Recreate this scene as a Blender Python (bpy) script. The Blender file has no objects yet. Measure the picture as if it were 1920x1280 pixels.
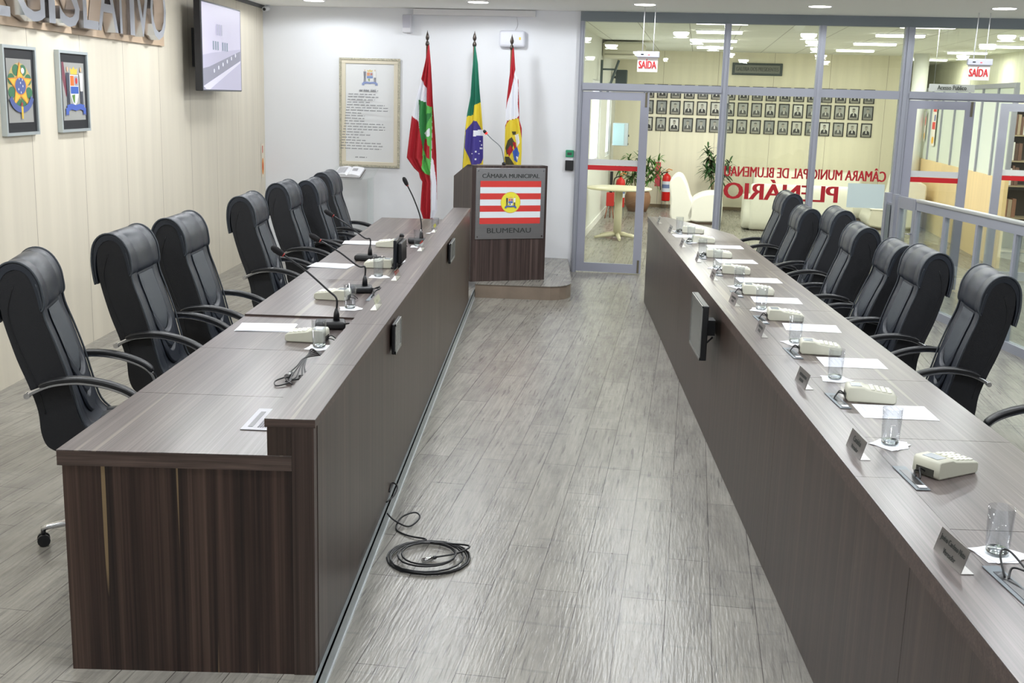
import bpy, bmesh, math, random
from mathutils import Vector, Matrix
from math import sin, cos, pi, radians, atan2, sqrt
S = bpy.context.scene
COL = S.collection
# ------------------------------------------------------------------ camera
cd = bpy.data.cameras.new('camera'); cam = bpy.data.objects.new('camera', cd); COL.objects.link(cam)
cd.sensor_width = 36.0; cd.sensor_fit = 'HORIZONTAL'; cd.lens = 2150.0 / 1920 * 36; cd.clip_start = 0.05; cd.clip_end = 200
Rv = Vector((0.99904028, 0.03349152, 0.02822843)); Fv = Vector((-0.02689125, 0.97770082, -0.20827379)); Uv = Vector((-0.03457437, 0.20731481, 0.97766312))
m = Matrix((( Rv.x, Uv.x, -Fv.x, 0), (Rv.y, Uv.y, -Fv.y, 0), (Rv.z, Uv.z, -Fv.z, 2.0), (0, 0, 0, 1)))
cam.matrix_world = m
S.camera = cam
# ------------------------------------------------------------------ world and exposure
w = bpy.data.worlds.new('world'); S.world = w; w.use_nodes = True
w.node_tree.nodes['Background'].inputs[0].default_value = (0.9, 0.95, 1, 1)
w.node_tree.nodes['Background'].inputs[1].default_value = 0.6
S.view_settings.view_transform = 'Standard'; S.view_settings.look = 'None'
S.cycles.transparent_max_bounces = 48
S.view_settings.exposure = 0.0; S.view_settings.gamma = 1.0; S.view_settings.use_curve_mapping = False
# ------------------------------------------------------------------ room frame
XW, YW, A = -3.4517, 14.002, -0.124186      # left wall, back wall corner, angle of the back wall
ZC, ZD, ZL, ZR, DA = 2.974, 0.8448, 0.9683, 0.8661, 0.073
RD = Vector((cos(A), sin(A), 0)); RN = Vector((-sin(A), cos(A), 0)); RO = Vector((XW, YW, 0))
def room(s, t, z=0.0): return RO + RD * s + RN * t + Vector((0, 0, z))
# ------------------------------------------------------------------ lights of the room, with added lamps out of view
def area_light(name, loc, sx, sy, power, col=(0.93, 0.97, 1.0), rotz=0.0):
    l = bpy.data.lights.new(name, 'AREA'); l.shape = 'RECTANGLE'; l.size = sx; l.size_y = sy; l.energy = power; l.color = col
    o = bpy.data.objects.new(name, l); COL.objects.link(o); o.location = loc; o.rotation_euler = (0, 0, rotz)
    return o
MAIN_W, GAL_W, SPOT_W = 16, 29, 36
ADDED_LAMPS = [(x, y) for y in (0.0, 3.2, 6.0, 8.2, 10.0) for x in (-2.55, -0.85, 0.95, 2.7)] + [(5.2, 4.0), (5.2, 8.0), (5.2, 10.2), (7.4, 6.0), (7.4, 10.0)]  # lamps out of view, added to brighten desks and the area beyond the railing
# ------------------------------------------------------------------ material helpers
def srgb(*c):
    return tuple(((x / 255.0) / 12.92 if x / 255.0 <= 0.04045 else ((x / 255.0 + 0.055) / 1.055) ** 2.4) for x in c) + (1.0,)
MATS = {}
def mat(name, col=(200, 200, 200), rough=0.5, metal=0.0, spec=0.5, emit=0.0, noise=0.0, nscale=20, bump=0.0, bscale=60, coat=0.0, aniso=None):
    if name in MATS: return MATS[name]
    m = bpy.data.materials.new(name); m.use_nodes = True; nt = m.node_tree; b = nt.nodes['Principled BSDF']
    c = srgb(*col); b.inputs['Base Color'].default_value = c; b.inputs['Roughness'].default_value = rough
    b.inputs['Metallic'].default_value = metal; b.inputs['Specular IOR Level'].default_value = spec
    b.inputs['Coat Weight'].default_value = coat
    if emit: b.inputs['Emission Color'].default_value = c; b.inputs['Emission Strength'].default_value = emit
    tc = nt.nodes.new('ShaderNodeTexCoord')
    if noise:
        n = nt.nodes.new('ShaderNodeTexNoise'); n.inputs['Scale'].default_value = nscale; n.inputs['Detail'].default_value = 4
        nt.links.new(tc.outputs['Object'], n.inputs['Vector'])
        if aniso:
            mp = nt.nodes.new('ShaderNodeMapping'); mp.inputs['Scale'].default_value = aniso
            nt.links.new(tc.outputs['Object'], mp.inputs['Vector']); nt.links.new(mp.outputs[0], n.inputs['Vector'])
        r = nt.nodes.new('ShaderNodeValToRGB'); r.color_ramp.elements[0].position = 0.3; r.color_ramp.elements[1].position = 0.7
        r.color_ramp.elements[0].color = tuple(x * (1 - noise) for x in c[:3]) + (1,); r.color_ramp.elements[1].color = tuple(min(1, x * (1 + noise)) for x in c[:3]) + (1,)
        nt.links.new(n.outputs['Fac'], r.inputs['Fac']); nt.links.new(r.outputs['Color'], b.inputs['Base Color'])
    if bump:
        n2 = nt.nodes.new('ShaderNodeTexNoise'); n2.inputs['Scale'].default_value = bscale; n2.inputs['Detail'].default_value = 3
        nt.links.new(tc.outputs['Object'], n2.inputs['Vector'])
        bp = nt.nodes.new('ShaderNodeBump'); bp.inputs['Strength'].default_value = bump; bp.inputs['Distance'].default_value = 0.004
        nt.links.new(n2.outputs['Fac'], bp.inputs['Height']); nt.links.new(bp.outputs[0], b.inputs['Normal'])
    MATS[name] = m; return m
def wood(name, axis, lo, mid, hi, light, rough=0.38, lines=0.5, band=9.0, spec=0.5):
    """laminate with long streaks running along axis"""
    m = bpy.data.materials.new(name); m.use_nodes = True; nt = m.node_tree; b = nt.nodes['Principled BSDF']
    b.inputs['Roughness'].default_value = rough; b.inputs['Specular IOR Level'].default_value = spec
    tc = nt.nodes.new('ShaderNodeTexCoord')
    def layer(across, along, detail=3, rot=0.0):
        mp = nt.nodes.new('ShaderNodeMapping')
        sc = {'x': (along, across, across), 'y': (across, along, across), 'z': (across, across, along)}[axis]
        mp.inputs['Scale'].default_value = sc; mp.inputs['Location'].default_value = (rot * 3.1, rot * 1.7, rot)
        n = nt.nodes.new('ShaderNodeTexNoise'); n.inputs['Scale'].default_value = 1.0; n.inputs['Detail'].default_value = detail; n.inputs['Roughness'].default_value = 0.6
        nt.links.new(tc.outputs['Object'], mp.inputs['Vector']); nt.links.new(mp.outputs[0], n.inputs['Vector']); return n
    n1 = layer(band, 0.35, 6); n2 = layer(150, 0.8, 2, 1.0); n3 = layer(30, 0.4, 1, 2.0)
    r = nt.nodes.new('ShaderNodeValToRGB'); e = r.color_ramp.elements
    e[0].position = 0.32; e[0].color = srgb(*lo); e[1].position = 0.7; e[1].color = srgb(*hi); k = e.new(0.5); k.color = srgb(*mid)
    nt.links.new(n1.outputs['Fac'], r.inputs['Fac'])
    r2 = nt.nodes.new('ShaderNodeValToRGB'); e = r2.color_ramp.elements; e[0].position = 0.35; e[0].color = (0.70, 0.70, 0.70, 1); e[1].position = 0.65; e[1].color = (1.25, 1.25, 1.25, 1)
    nt.links.new(n2.outputs['Fac'], r2.inputs['Fac'])
    mx = nt.nodes.new('ShaderNodeMix'); mx.data_type = 'RGBA'; mx.blend_type = 'MULTIPLY'; mx.inputs[0].default_value = 1.0
    nt.links.new(r.outputs[0], mx.inputs[6]); nt.links.new(r2.outputs[0], mx.inputs[7])
    r3 = nt.nodes.new('ShaderNodeValToRGB'); e = r3.color_ramp.elements; e[0].position = 0.645; e[0].color = (0, 0, 0, 1); e[1].position = 0.665; e[1].color = (lines, lines, lines, 1)
    nt.links.new(n3.outputs['Fac'], r3.inputs['Fac'])
    m2 = nt.nodes.new('ShaderNodeMix'); m2.data_type = 'RGBA'; nt.links.new(r3.outputs[0], m2.inputs[0])
    nt.links.new(mx.outputs[2], m2.inputs[6]); m2.inputs[7].default_value = srgb(*light)
    nt.links.new(m2.outputs[2], b.inputs['Base Color'])
    return m
def panel_mat(name, col, axis, start, pitch, zseam=None, seam=(150, 138, 118), rough=0.45, var=0.06):
    """wall of tall laminate boards with narrow joints"""
    m = bpy.data.materials.new(name); m.use_nodes = True; nt = m.node_tree; b = nt.nodes['Principled BSDF']; b.inputs['Roughness'].default_value = rough
    tc = nt.nodes.new('ShaderNodeTexCoord'); sp = nt.nodes.new('ShaderNodeSeparateXYZ'); nt.links.new(tc.outputs['Object'], sp.inputs[0])
    def M(op, a, bb=None):
        n = nt.nodes.new('ShaderNodeMath'); n.operation = op
        for i, v in enumerate((a, bb)):
            if v is None: continue
            if isinstance(v, (int, float)): n.inputs[i].default_value = v
            else: nt.links.new(v, n.inputs[i])
        return n.outputs[0]
    q = M('DIVIDE', M('SUBTRACT', sp.outputs[axis], start), pitch)
    fr = M('FRACT', q); lo = M('LESS_THAN', fr, 0.006 / pitch)
    mp = nt.nodes.new('ShaderNodeMapping'); mp.inputs['Scale'].default_value = (7, 7, 0.35)
    nt.links.new(tc.outputs['Object'], mp.inputs['Vector'])
    n = nt.nodes.new('ShaderNodeTexNoise'); n.inputs['Scale'].default_value = 1; n.inputs['Detail'].default_value = 4; nt.links.new(mp.outputs[0], n.inputs['Vector'])
    c = srgb(*col); r = nt.nodes.new('ShaderNodeValToRGB'); r.color_ramp.elements[0].position = 0.3; r.color_ramp.elements[1].position = 0.7
    r.color_ramp.elements[0].color = tuple(x * (1 - var) for x in c[:3]) + (1,); r.color_ramp.elements[1].color = tuple(x * (1 + var) for x in c[:3]) + (1,)
    nt.links.new(n.outputs['Fac'], r.inputs['Fac'])
    m2 = nt.nodes.new('ShaderNodeMix'); m2.data_type = 'RGBA'; nt.links.new(lo, m2.inputs[0]); nt.links.new(r.outputs[0], m2.inputs[6]); m2.inputs[7].default_value = srgb(*seam)
    nt.links.new(m2.outputs[2], b.inputs['Base Color']); return m
def floor_mat():
    m = bpy.data.materials.new('grey_wood_floor'); m.use_nodes = True; nt = m.node_tree; b = nt.nodes['Principled BSDF']
    tc = nt.nodes.new('ShaderNodeTexCoord'); mp = nt.nodes.new('ShaderNodeMapping'); mp.inputs['Rotation'].default_value = (0, 0, radians(-83))
    nt.links.new(tc.outputs['Object'], mp.inputs['Vector'])
    br = nt.nodes.new('ShaderNodeTexBrick'); br.inputs['Scale'].default_value = 1.0; br.inputs['Brick Width'].default_value = 1.22; br.inputs['Row Height'].default_value = 0.18
    br.inputs['Mortar Size'].default_value = 0.0022; br.inputs['Mortar Smooth'].default_value = 0.4; br.offset = 0.37; br.offset_frequency = 2
    br.inputs['Color1'].default_value = srgb(150, 147, 139); br.inputs['Color2'].default_value = srgb(137, 134, 127); br.inputs['Mortar'].default_value = srgb(84, 80, 76)
    nt.links.new(mp.outputs[0], br.inputs['Vector'])
    g = nt.nodes.new('ShaderNodeMapping'); g.inputs['Scale'].default_value = (2.2, 55, 1); nt.links.new(mp.outputs[0], g.inputs['Vector'])
    n = nt.nodes.new('ShaderNodeTexNoise'); n.inputs['Scale'].default_value = 1; n.inputs['Detail'].default_value = 6; n.inputs['Roughness'].default_value = 0.65; nt.links.new(g.outputs[0], n.inputs['Vector'])
    r = nt.nodes.new('ShaderNodeValToRGB'); e = r.color_ramp.elements; e[0].position = 0.25; e[0].color = (0.72, 0.71, 0.70, 1); e[1].position = 0.62; e[1].color = (1.06, 1.06, 1.05, 1)
    nt.links.new(n.outputs['Fac'], r.inputs['Fac'])
    g2 = nt.nodes.new('ShaderNodeMapping'); g2.inputs['Scale'].default_value = (1.6, 6.5, 1); nt.links.new(mp.outputs[0], g2.inputs['Vector'])
    n2 = nt.nodes.new('ShaderNodeTexNoise'); n2.inputs['Scale'].default_value = 1.6; n2.inputs['Detail'].default_value = 7; n2.inputs['Roughness'].default_value = 0.7; nt.links.new(g2.outputs[0], n2.inputs['Vector'])
    r2 = nt.nodes.new('ShaderNodeValToRGB'); e = r2.color_ramp.elements; e[0].position = 0.34; e[0].color = (0.76, 0.755, 0.77, 1); e[1].position = 0.56; e[1].color = (1.03, 1.03, 1.03, 1)
    nt.links.new(n2.outputs['Fac'], r2.inputs['Fac'])
    def mul(a, c, f=1.0):
        mx = nt.nodes.new('ShaderNodeMix'); mx.data_type = 'RGBA'; mx.blend_type = 'MULTIPLY'; mx.inputs[0].default_value = f
        nt.links.new(a, mx.inputs[6]); nt.links.new(c, mx.inputs[7]); return mx.outputs[2]
    def cracks(sx, sy, th, dark):
        g3 = nt.nodes.new('ShaderNodeMapping'); g3.inputs['Scale'].default_value = (sx, sy, 1); nt.links.new(mp.outputs[0], g3.inputs['Vector'])
        q = nt.nodes.new('ShaderNodeTexNoise'); q.inputs['Scale'].default_value = 1; q.inputs['Detail'].default_value = 2; q.inputs['Distortion'].default_value = 0.4; nt.links.new(g3.outputs[0], q.inputs['Vector'])
        r5 = nt.nodes.new('ShaderNodeValToRGB'); e = r5.color_ramp.elements; e[0].position = th; e[0].color = (1, 1, 1, 1); e[1].position = th + 0.06; e[1].color = (dark, dark, dark * 1.02, 1); nt.links.new(q.outputs['Fac'], r5.inputs['Fac']); return r5.outputs[0]
    c = mul(mul(br.outputs['Color'], r.outputs[0]), r2.outputs[0]); c = mul(c, cracks(3.2, 60, 0.62, 0.62)); c = mul(c, cracks(22, 3.5, 0.62, 0.86)); nt.links.new(c, b.inputs['Base Color'])
    b.inputs['Roughness'].default_value = 0.26; b.inputs['Specular IOR Level'].default_value = 0.5
    wv = nt.nodes.new('ShaderNodeMapping'); wv.inputs['Scale'].default_value = (9, 90, 1); nt.links.new(mp.outputs[0], wv.inputs['Vector'])
    n3 = nt.nodes.new('ShaderNodeTexNoise'); n3.inputs['Scale'].default_value = 1; n3.inputs['Detail'].default_value = 3; nt.links.new(wv.outputs[0], n3.inputs['Vector'])
    bp = nt.nodes.new('ShaderNodeBump'); bp.inputs['Strength'].default_value = 0.5; bp.inputs['Distance'].default_value = 0.003
    nt.links.new(n3.outputs['Fac'], bp.inputs['Height']); nt.links.new(bp.outputs[0], b.inputs['Normal'])
    return m
def glass_mat(name, tint, refl=0.06):
    m = bpy.data.materials.new(name); m.use_nodes = True; nt = m.node_tree; nt.nodes.clear()
    o = nt.nodes.new('ShaderNodeOutputMaterial'); t = nt.nodes.new('ShaderNodeBsdfTransparent'); t.inputs[0].default_value = tint
    g = nt.nodes.new('ShaderNodeBsdfGlossy'); g.inputs['Roughness'].default_value = 0.0; g.inputs[0].default_value = (0.95, 1, 0.98, 1)
    f = nt.nodes.new('ShaderNodeFresnel'); f.inputs[0].default_value = 1.5
    mul = nt.nodes.new('ShaderNodeMath'); mul.operation = 'MULTIPLY'; mul.inputs[1].default_value = refl / 0.04; nt.links.new(f.outputs[0], mul.inputs[0])
    mx = nt.nodes.new('ShaderNodeMixShader'); nt.links.new(mul.outputs[0], mx.inputs[0]); nt.links.new(t.outputs[0], mx.inputs[1]); nt.links.new(g.outputs[0], mx.inputs[2]); nt.links.new(mx.outputs[0], o.inputs[0])
    return m
M_FLOOR = floor_mat()
M_DESKTOPLIT = wood('desk_laminate_top_lit', 'y', (80, 72, 71), (94, 85, 83), (108, 99, 96), (160, 150, 136), 0.30, 0.4, 14, spec=0.55)  # same laminate as the fronts, paled to carry the sheen of the light
M_DESKFRONT = wood('desk_laminate_front', 'z', (50, 38, 33), (61, 48, 42), (73, 59, 52), (100, 84, 72), 0.40, 0.25, 16)
M_DESKEND = wood('desk_laminate_end', 'z', (20, 14, 14), (58, 42, 38), (84, 66, 58), (150, 128, 96), 0.36, 0.8, 30)
M_LECT = wood('lectern_laminate', 'z', (40, 31, 29), (66, 53, 50), (92, 78, 74), (120, 104, 96), 0.38, 0.2, 26)
M_TRIM = wood('desk_laminate_edge', 'x', (66, 53, 49), (80, 66, 61), (92, 77, 71), (110, 96, 88), 0.42, 0.2, 40)
M_TRIMZ = wood('desk_laminate_post', 'z', (56, 43, 39), (70, 56, 51), (84, 69, 63), (110, 98, 92), 0.42, 0.2, 40)
M_WALLCREAM = panel_mat('cream_wall_boards', (222, 214, 196), 1, 7.652, 0.8615)
M_GALWALL = panel_mat('cream_gallery_boards', (238, 232, 208), 0, 0.4, 1.02, rough=0.5)
M_WHITE = mat('white_paint', (238, 240, 245), 0.7)
M_CEIL = mat('ceiling_paint', (247, 247, 244), 0.8)
M_ALU = mat('grey_aluminium', (158, 161, 172), 0.45, 0.25)
M_ALUD = mat('dark_grey_aluminium', (120, 128, 134), 0.45, 0.25)
M_STEEL = mat('brushed_steel', (170, 170, 172), 0.34, 0.9, noise=0.08, nscale=1, aniso=(3, 3, 240))
M_CHROME = mat('chrome', (215, 216, 220), 0.12, 1.0)
M_CHROMEG = mat('polished_letter_metal', (196, 198, 204), 0.16, 1.0)
M_BLACK = mat('black_plastic', (26, 27, 30), 0.4)
M_LEATHER = mat('black_leather', (38, 43, 52), 0.40, bump=0.25, bscale=260)
M_LEATHER2 = mat('black_leather_matt', (56, 62, 69), 0.5, bump=0.35, bscale=420)
M_FABRIC = mat('black_side_fabric', (17, 19, 25), 0.6, bump=0.3, bscale=300)
M_BEIGE = mat('beige_plastic', (204, 204, 188), 0.42)
M_KEY = mat('keypad_keys', (226, 226, 214), 0.5)
M_PAPER = mat('white_paper', (244, 245, 250), 0.8)
M_INK = mat('grey_ink', (120, 122, 130), 0.8)
M_RED = mat('red_vinyl', (200, 24, 34), 0.45)
M_DRED = mat('dark_red_vinyl', (178, 22, 34), 0.45)
M_TEXT = mat('dark_sign_ink', (48, 52, 50), 0.5)
M_GLASS = glass_mat('window_glass', (0.888, 0.900, 0.860, 1), 0.028)
M_GLASSC = glass_mat('clear_door_glass', (0.955, 0.96, 0.93, 1), 0.04)
M_RAILGLASS = glass_mat('railing_glass', (0.955, 0.975, 0.96, 1), 0.018)
M_LAMP = mat('lamp_diffuser', (255, 252, 246), 0.5, emit=9.0)
M_LAMP2 = mat('added_lamp_diffuser', (250, 252, 255), 0.5, emit=56.0)
M_DAY = mat('daylight_pane', (244, 250, 255), 0.5, emit=2.6)
M_SOFA = mat('white_leather', (238, 236, 222), 0.45)
M_CREAM = mat('cream_laminate', (228, 222, 190), 0.35)
M_GREEN = mat('leaf_green', (78, 122, 52), 0.5, noise=0.35, nscale=9)
M_DGREEN = mat('dark_leaf_green', (52, 88, 44), 0.5, noise=0.35, nscale=9)
M_POT = mat('terracotta_pot', (150, 112, 84), 0.7)
M_STEM = mat('plant_stem', (110, 96, 62), 0.8)
M_FIRERED = mat('extinguisher_red', (214, 30, 26), 0.3)
M_POLE = mat('wooden_flag_pole', (112, 70, 48), 0.45)
M_BRONZE = mat('dark_bronze', (74, 66, 62), 0.35, 0.7)
def drink_glass():
    m = bpy.data.materials.new('drinking_glass'); m.use_nodes = True; nt = m.node_tree; nt.nodes.clear()
    o = nt.nodes.new('ShaderNodeOutputMaterial'); t = nt.nodes.new('ShaderNodeBsdfTransparent'); t.inputs[0].default_value = (0.93, 0.94, 0.95, 1)
    g = nt.nodes.new('ShaderNodeBsdfGlossy'); g.inputs['Roughness'].default_value = 0.02
    f = nt.nodes.new('ShaderNodeLayerWeight'); f.inputs[0].default_value = 0.35
    pw = nt.nodes.new('ShaderNodeMath'); pw.operation = 'POWER'; pw.inputs[1].default_value = 3.0; nt.links.new(f.outputs['Facing'], pw.inputs[0])
    ad = nt.nodes.new('ShaderNodeMath'); ad.operation = 'MULTIPLY_ADD'; ad.inputs[1].default_value = 0.55; ad.inputs[2].default_value = 0.03; nt.links.new(pw.outputs[0], ad.inputs[0])
    mx = nt.nodes.new('ShaderNodeMixShader'); nt.links.new(ad.outputs[0], mx.inputs[0]); nt.links.new(t.outputs[0], mx.inputs[1]); nt.links.new(g.outputs[0], mx.inputs[2]); nt.links.new(mx.outputs[0], o.inputs[0])
    return m
M_DRINK = drink_glass()
# ------------------------------------------------------------------ mesh helpers
class MB:
    def __init__(s): s.v = []; s.f = []; s.mi = []; s.sm = []; s.cur = 0; s.smooth = False
    def face(s, idx): s.f.append(idx); s.mi.append(s.cur); s.sm.append(s.smooth)
    def add(s, vs, fs):
        b = len(s.v); s.v += [Vector(v) for v in vs]
        for f in fs: s.face([b + i for i in f])
        return s
    def box(s, x0, x1, y0, y1, z0, z1):
        return s.add([(x0, y0, z0), (x1, y0, z0), (x1, y1, z0), (x0, y1, z0), (x0, y0, z1), (x1, y0, z1), (x1, y1, z1), (x0, y1, z1)],
                     [(0, 3, 2, 1), (4, 5, 6, 7), (0, 1, 5, 4), (1, 2, 6, 5), (2, 3, 7, 6), (3, 0, 4, 7)])
    def rbox(s, x0, x1, y0, y1, z0, z1, r=0.01, seg=2):
        bm = bmesh.new(); bmesh.ops.create_cube(bm, size=1)
        for v in bm.verts: v.co = Vector(((x0 + x1) / 2 + v.co.x * (x1 - x0), (y0 + y1) / 2 + v.co.y * (y1 - y0), (z0 + z1) / 2 + v.co.z * (z1 - z0)))
        bmesh.ops.bevel(bm, geom=list(bm.edges), offset=r, segments=seg, profile=0.5, affect='EDGES')
        bm.verts.index_update(); s.add([v.co.copy() for v in bm.verts], [[v.index for v in f.verts] for f in bm.faces]); bm.free(); return s
    def prism(s, poly, z0, z1):   # polygon in xy, counter-clockwise
        n = len(poly); vs = [(x, y, z0) for x, y in poly] + [(x, y, z1) for x, y in poly]
        return s.add(vs, [list(range(n))[::-1], list(range(n, 2 * n))] + [(i, (i + 1) % n, n + (i + 1) % n, n + i) for i in range(n)])
    def prism_xz(s, poly, y0, y1):
        n = len(poly); vs = [(x, y0, z) for x, z in poly] + [(x, y1, z) for x, z in poly]
        return s.add(vs, [list(range(n)), list(range(n, 2 * n))[::-1]] + [(i, n + i, n + (i + 1) % n, (i + 1) % n) for i in range(n)])
    def tube(s, pts, r, n=8, closed=False):
        pts = [Vector(p) for p in pts]; rs = r if isinstance(r, (list, tuple)) else [r] * len(pts)
        b = len(s.v); k = len(pts); up = Vector((0, 0, 1)); prev = None
        for i, p in enumerate(pts):
            if closed: d = pts[(i + 1) % k] - pts[i - 1]
            else: d = pts[min(i + 1, k - 1)] - pts[max(i - 1, 0)]
            d.normalize()
            if prev is None:
                a = d.cross(up) if abs(d.dot(up)) < 0.95 else d.cross(Vector((1, 0, 0)))
            else: a = prev - d * prev.dot(d)
            a.normalize(); prev = a; c = d.cross(a)
            for j in range(n):
                t = 2 * pi * j / n; s.v.append(p + a * cos(t) * rs[i] + c * sin(t) * rs[i])
        sm = s.smooth; s.smooth = True
        for i in range(k if closed else k - 1):
            for j in range(n):
                q = (i + 1) % k
                s.face([b + i * n + j, b + i * n + (j + 1) % n, b + q * n + (j + 1) % n, b + q * n + j])
        s.smooth = sm
        if not closed: s.face([b + j for j in range(n)][::-1]); s.face([b + (k - 1) * n + j for j in range(n)])
        return s
    def lathe(s, prof, cx=0, cy=0, n=24, cap=True):
        b = len(s.v)
        for r, z in prof:
            for j in range(n): t = 2 * pi * j / n; s.v.append(Vector((cx + r * cos(t), cy + r * sin(t), z)))
        sm = s.smooth; s.smooth = True
        for i in range(len(prof) - 1):
            for j in range(n): s.face([b + i * n + j, b + i * n + (j + 1) % n, b + (i + 1) * n + (j + 1) % n, b + (i + 1) * n + j])
        s.smooth = sm
        if cap: s.face([b + j for j in range(n)][::-1]); s.face([b + (len(prof) - 1) * n + j for j in range(n)])
        return s
    def profile(s, pts, ys, inset):
        """closed xz profile swept across y; inset[i] pulls the section inward"""
        n = len(pts); P = [Vector((x, z)) for x, z in pts]; ar = sum(P[i].x * P[(i + 1) % n].y - P[(i + 1) % n].x * P[i].y for i in range(n)); sg = 1 if ar > 0 else -1
        N = []
        for i in range(n):
            d = (P[(i + 1) % n] - P[i - 1]).normalized(); N.append(Vector((-d.y, d.x)) * sg)
        b = len(s.v)
        for y, ins in zip(ys, inset):
            for i in range(n):
                k = ins(i) if callable(ins) else ins
                q = P[i] + N[i] * k; s.v.append(Vector((q.x, y, q.y)))
        sm = s.smooth; s.smooth = True
        for j in range(len(ys) - 1):
            for i in range(n):
                f = [b + j * n + i, b + j * n + (i + 1) % n, b + (j + 1) * n + (i + 1) % n, b + (j + 1) * n + i]
                s.face(f if sg < 0 else f[::-1])
        s.smooth = sm
        f = list(range(b, b + n)); g = list(range(b + (len(ys) - 1) * n, b + len(ys) * n))
        s.face(f[::-1] if sg < 0 else f); s.face(g if sg < 0 else g[::-1]); return s
    def build(s, name, mats, parent=None, xf=None):
        me = bpy.data.meshes.new(name); vs = [xf @ v for v in s.v] if xf else s.v
        me.from_pydata([tuple(v) for v in vs], [], s.f)
        for mm in (mats if isinstance(mats, (list, tuple)) else [mats]): me.materials.append(mm)
        for p, mi, sm in zip(me.polygons, s.mi, s.sm): p.material_index = mi; p.use_smooth = sm
        bm = bmesh.new(); bm.from_mesh(me); bmesh.ops.recalc_face_normals(bm, faces=bm.faces); bm.to_mesh(me); bm.free()
        me.update()
        o = bpy.data.objects.new(name, me); COL.objects.link(o)
        if parent: o.parent = parent
        return o
def spline(pts, k=6, closed=False):
    P = [Vector(p) for p in pts]; n = len(P); out = []
    for i in range(n if closed else n - 1):
        a, b, c, d = (P[(i - 1) % n], P[i], P[(i + 1) % n], P[(i + 2) % n]) if closed else (P[max(i - 1, 0)], P[i], P[i + 1], P[min(i + 2, n - 1)])
        for j in range(k):
            t = j / k; out.append(0.5 * ((2 * b) + (-a + c) * t + (2 * a - 5 * b + 4 * c - d) * t * t + (-a + 3 * b - 3 * c + d) * t ** 3))
    if not closed: out.append(P[-1])
    return out
def s2(pts, k=5, closed=True): return [(v.x, v.y) for v in spline([(x, y, 0) for x, y in pts], k, closed)]
def tag(o, label=None, cat=None, group=None, kind=None):
    if label: o['label'] = label
    if cat: o['category'] = cat
    if group: o['group'] = group
    if kind: o['kind'] = kind
    return o
def thing(name, label, cat, loc=(0, 0, 0), rotz=0.0, group=None):
    o = bpy.data.objects.new(name, None); COL.objects.link(o); o.location = loc; o.rotation_euler = (0, 0, rotz); o.empty_display_size = 0.1
    return tag(o, label, cat, group)
def kids(o): return [c for c in COL.objects if c.parent == o]
def dup(o, parent=None):
    c = o.copy(); COL.objects.link(c); c.parent = parent
    for k in kids(o): dup(k, c)
    return c
def structure(o, label=None):
    o['kind'] = 'structure'
    if label: o['label'] = label
    return o
_fc = {}
def text_mb(mb, string, w, h, xf, depth=0.002, bold=0.0, italic=0.0, mirror=False):
    if bold > 0:
        for k in (-1, 0, 1): text_mb(mb, string, w - 2 * bold * h, h, xf @ Matrix.Translation((bold * h * (1 + k), 0, depth * .12 * (k + 1))), depth, 0.0, italic, mirror)
        return mb
    """letters scaled to a w x h box, drawn in local xy and moved by xf (x right, y up, z out)"""
    cu = bpy.data.curves.new('t', 'FONT'); cu.body = string; cu.size = 1; cu.extrude = 0.0; cu.offset = bold; cu.resolution_u = 3; cu.shear = italic
    o = bpy.data.objects.new('t', cu); COL.objects.link(o)
    bpy.context.view_layer.update(); dg = bpy.context.evaluated_depsgraph_get(); me = bpy.data.meshes.new_from_object(o.evaluated_get(dg))
    bpy.data.objects.remove(o); bpy.data.curves.remove(cu)
    if not me.vertices: return mb
    xs = [v.co.x for v in me.vertices]; ys = [v.co.y for v in me.vertices]; x0, x1, y0, y1 = min(xs), max(xs), min(ys), max(ys)
    bm = bmesh.new(); bm.from_mesh(me); bpy.data.meshes.remove(me)
    bmesh.ops.remove_doubles(bm, verts=bm.verts, dist=0.0005)
    if depth > 0:
        r = bmesh.ops.extrude_face_region(bm, geom=list(bm.faces))
        for v in [g for g in r['geom'] if isinstance(g, bmesh.types.BMVert)]: v.co.z += 1.0
    bm.verts.index_update()
    sx = w / (x1 - x0); sy = h / (y1 - y0)
    vs = []
    for v in bm.verts:
        x = (v.co.x - x0) * sx; y = (v.co.y - y0) * sy; z = v.co.z * depth
        if mirror: x = w - x
        vs.append(xf @ Vector((x, y, z)))
    mb.add(vs, [[v.index for v in f.verts] for f in bm.faces]); bm.free(); return mb
def basis(o, x, y, n):
    return Matrix(((x[0], y[0], n[0], o[0]), (x[1], y[1], n[1], o[1]), (x[2], y[2], n[2], o[2]), (0, 0, 0, 1)))
FRONT = lambda o: basis(o, (1, 0, 0), (0, 0, 1), (0, -1, 0))      # a picture facing -y in local space
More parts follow.
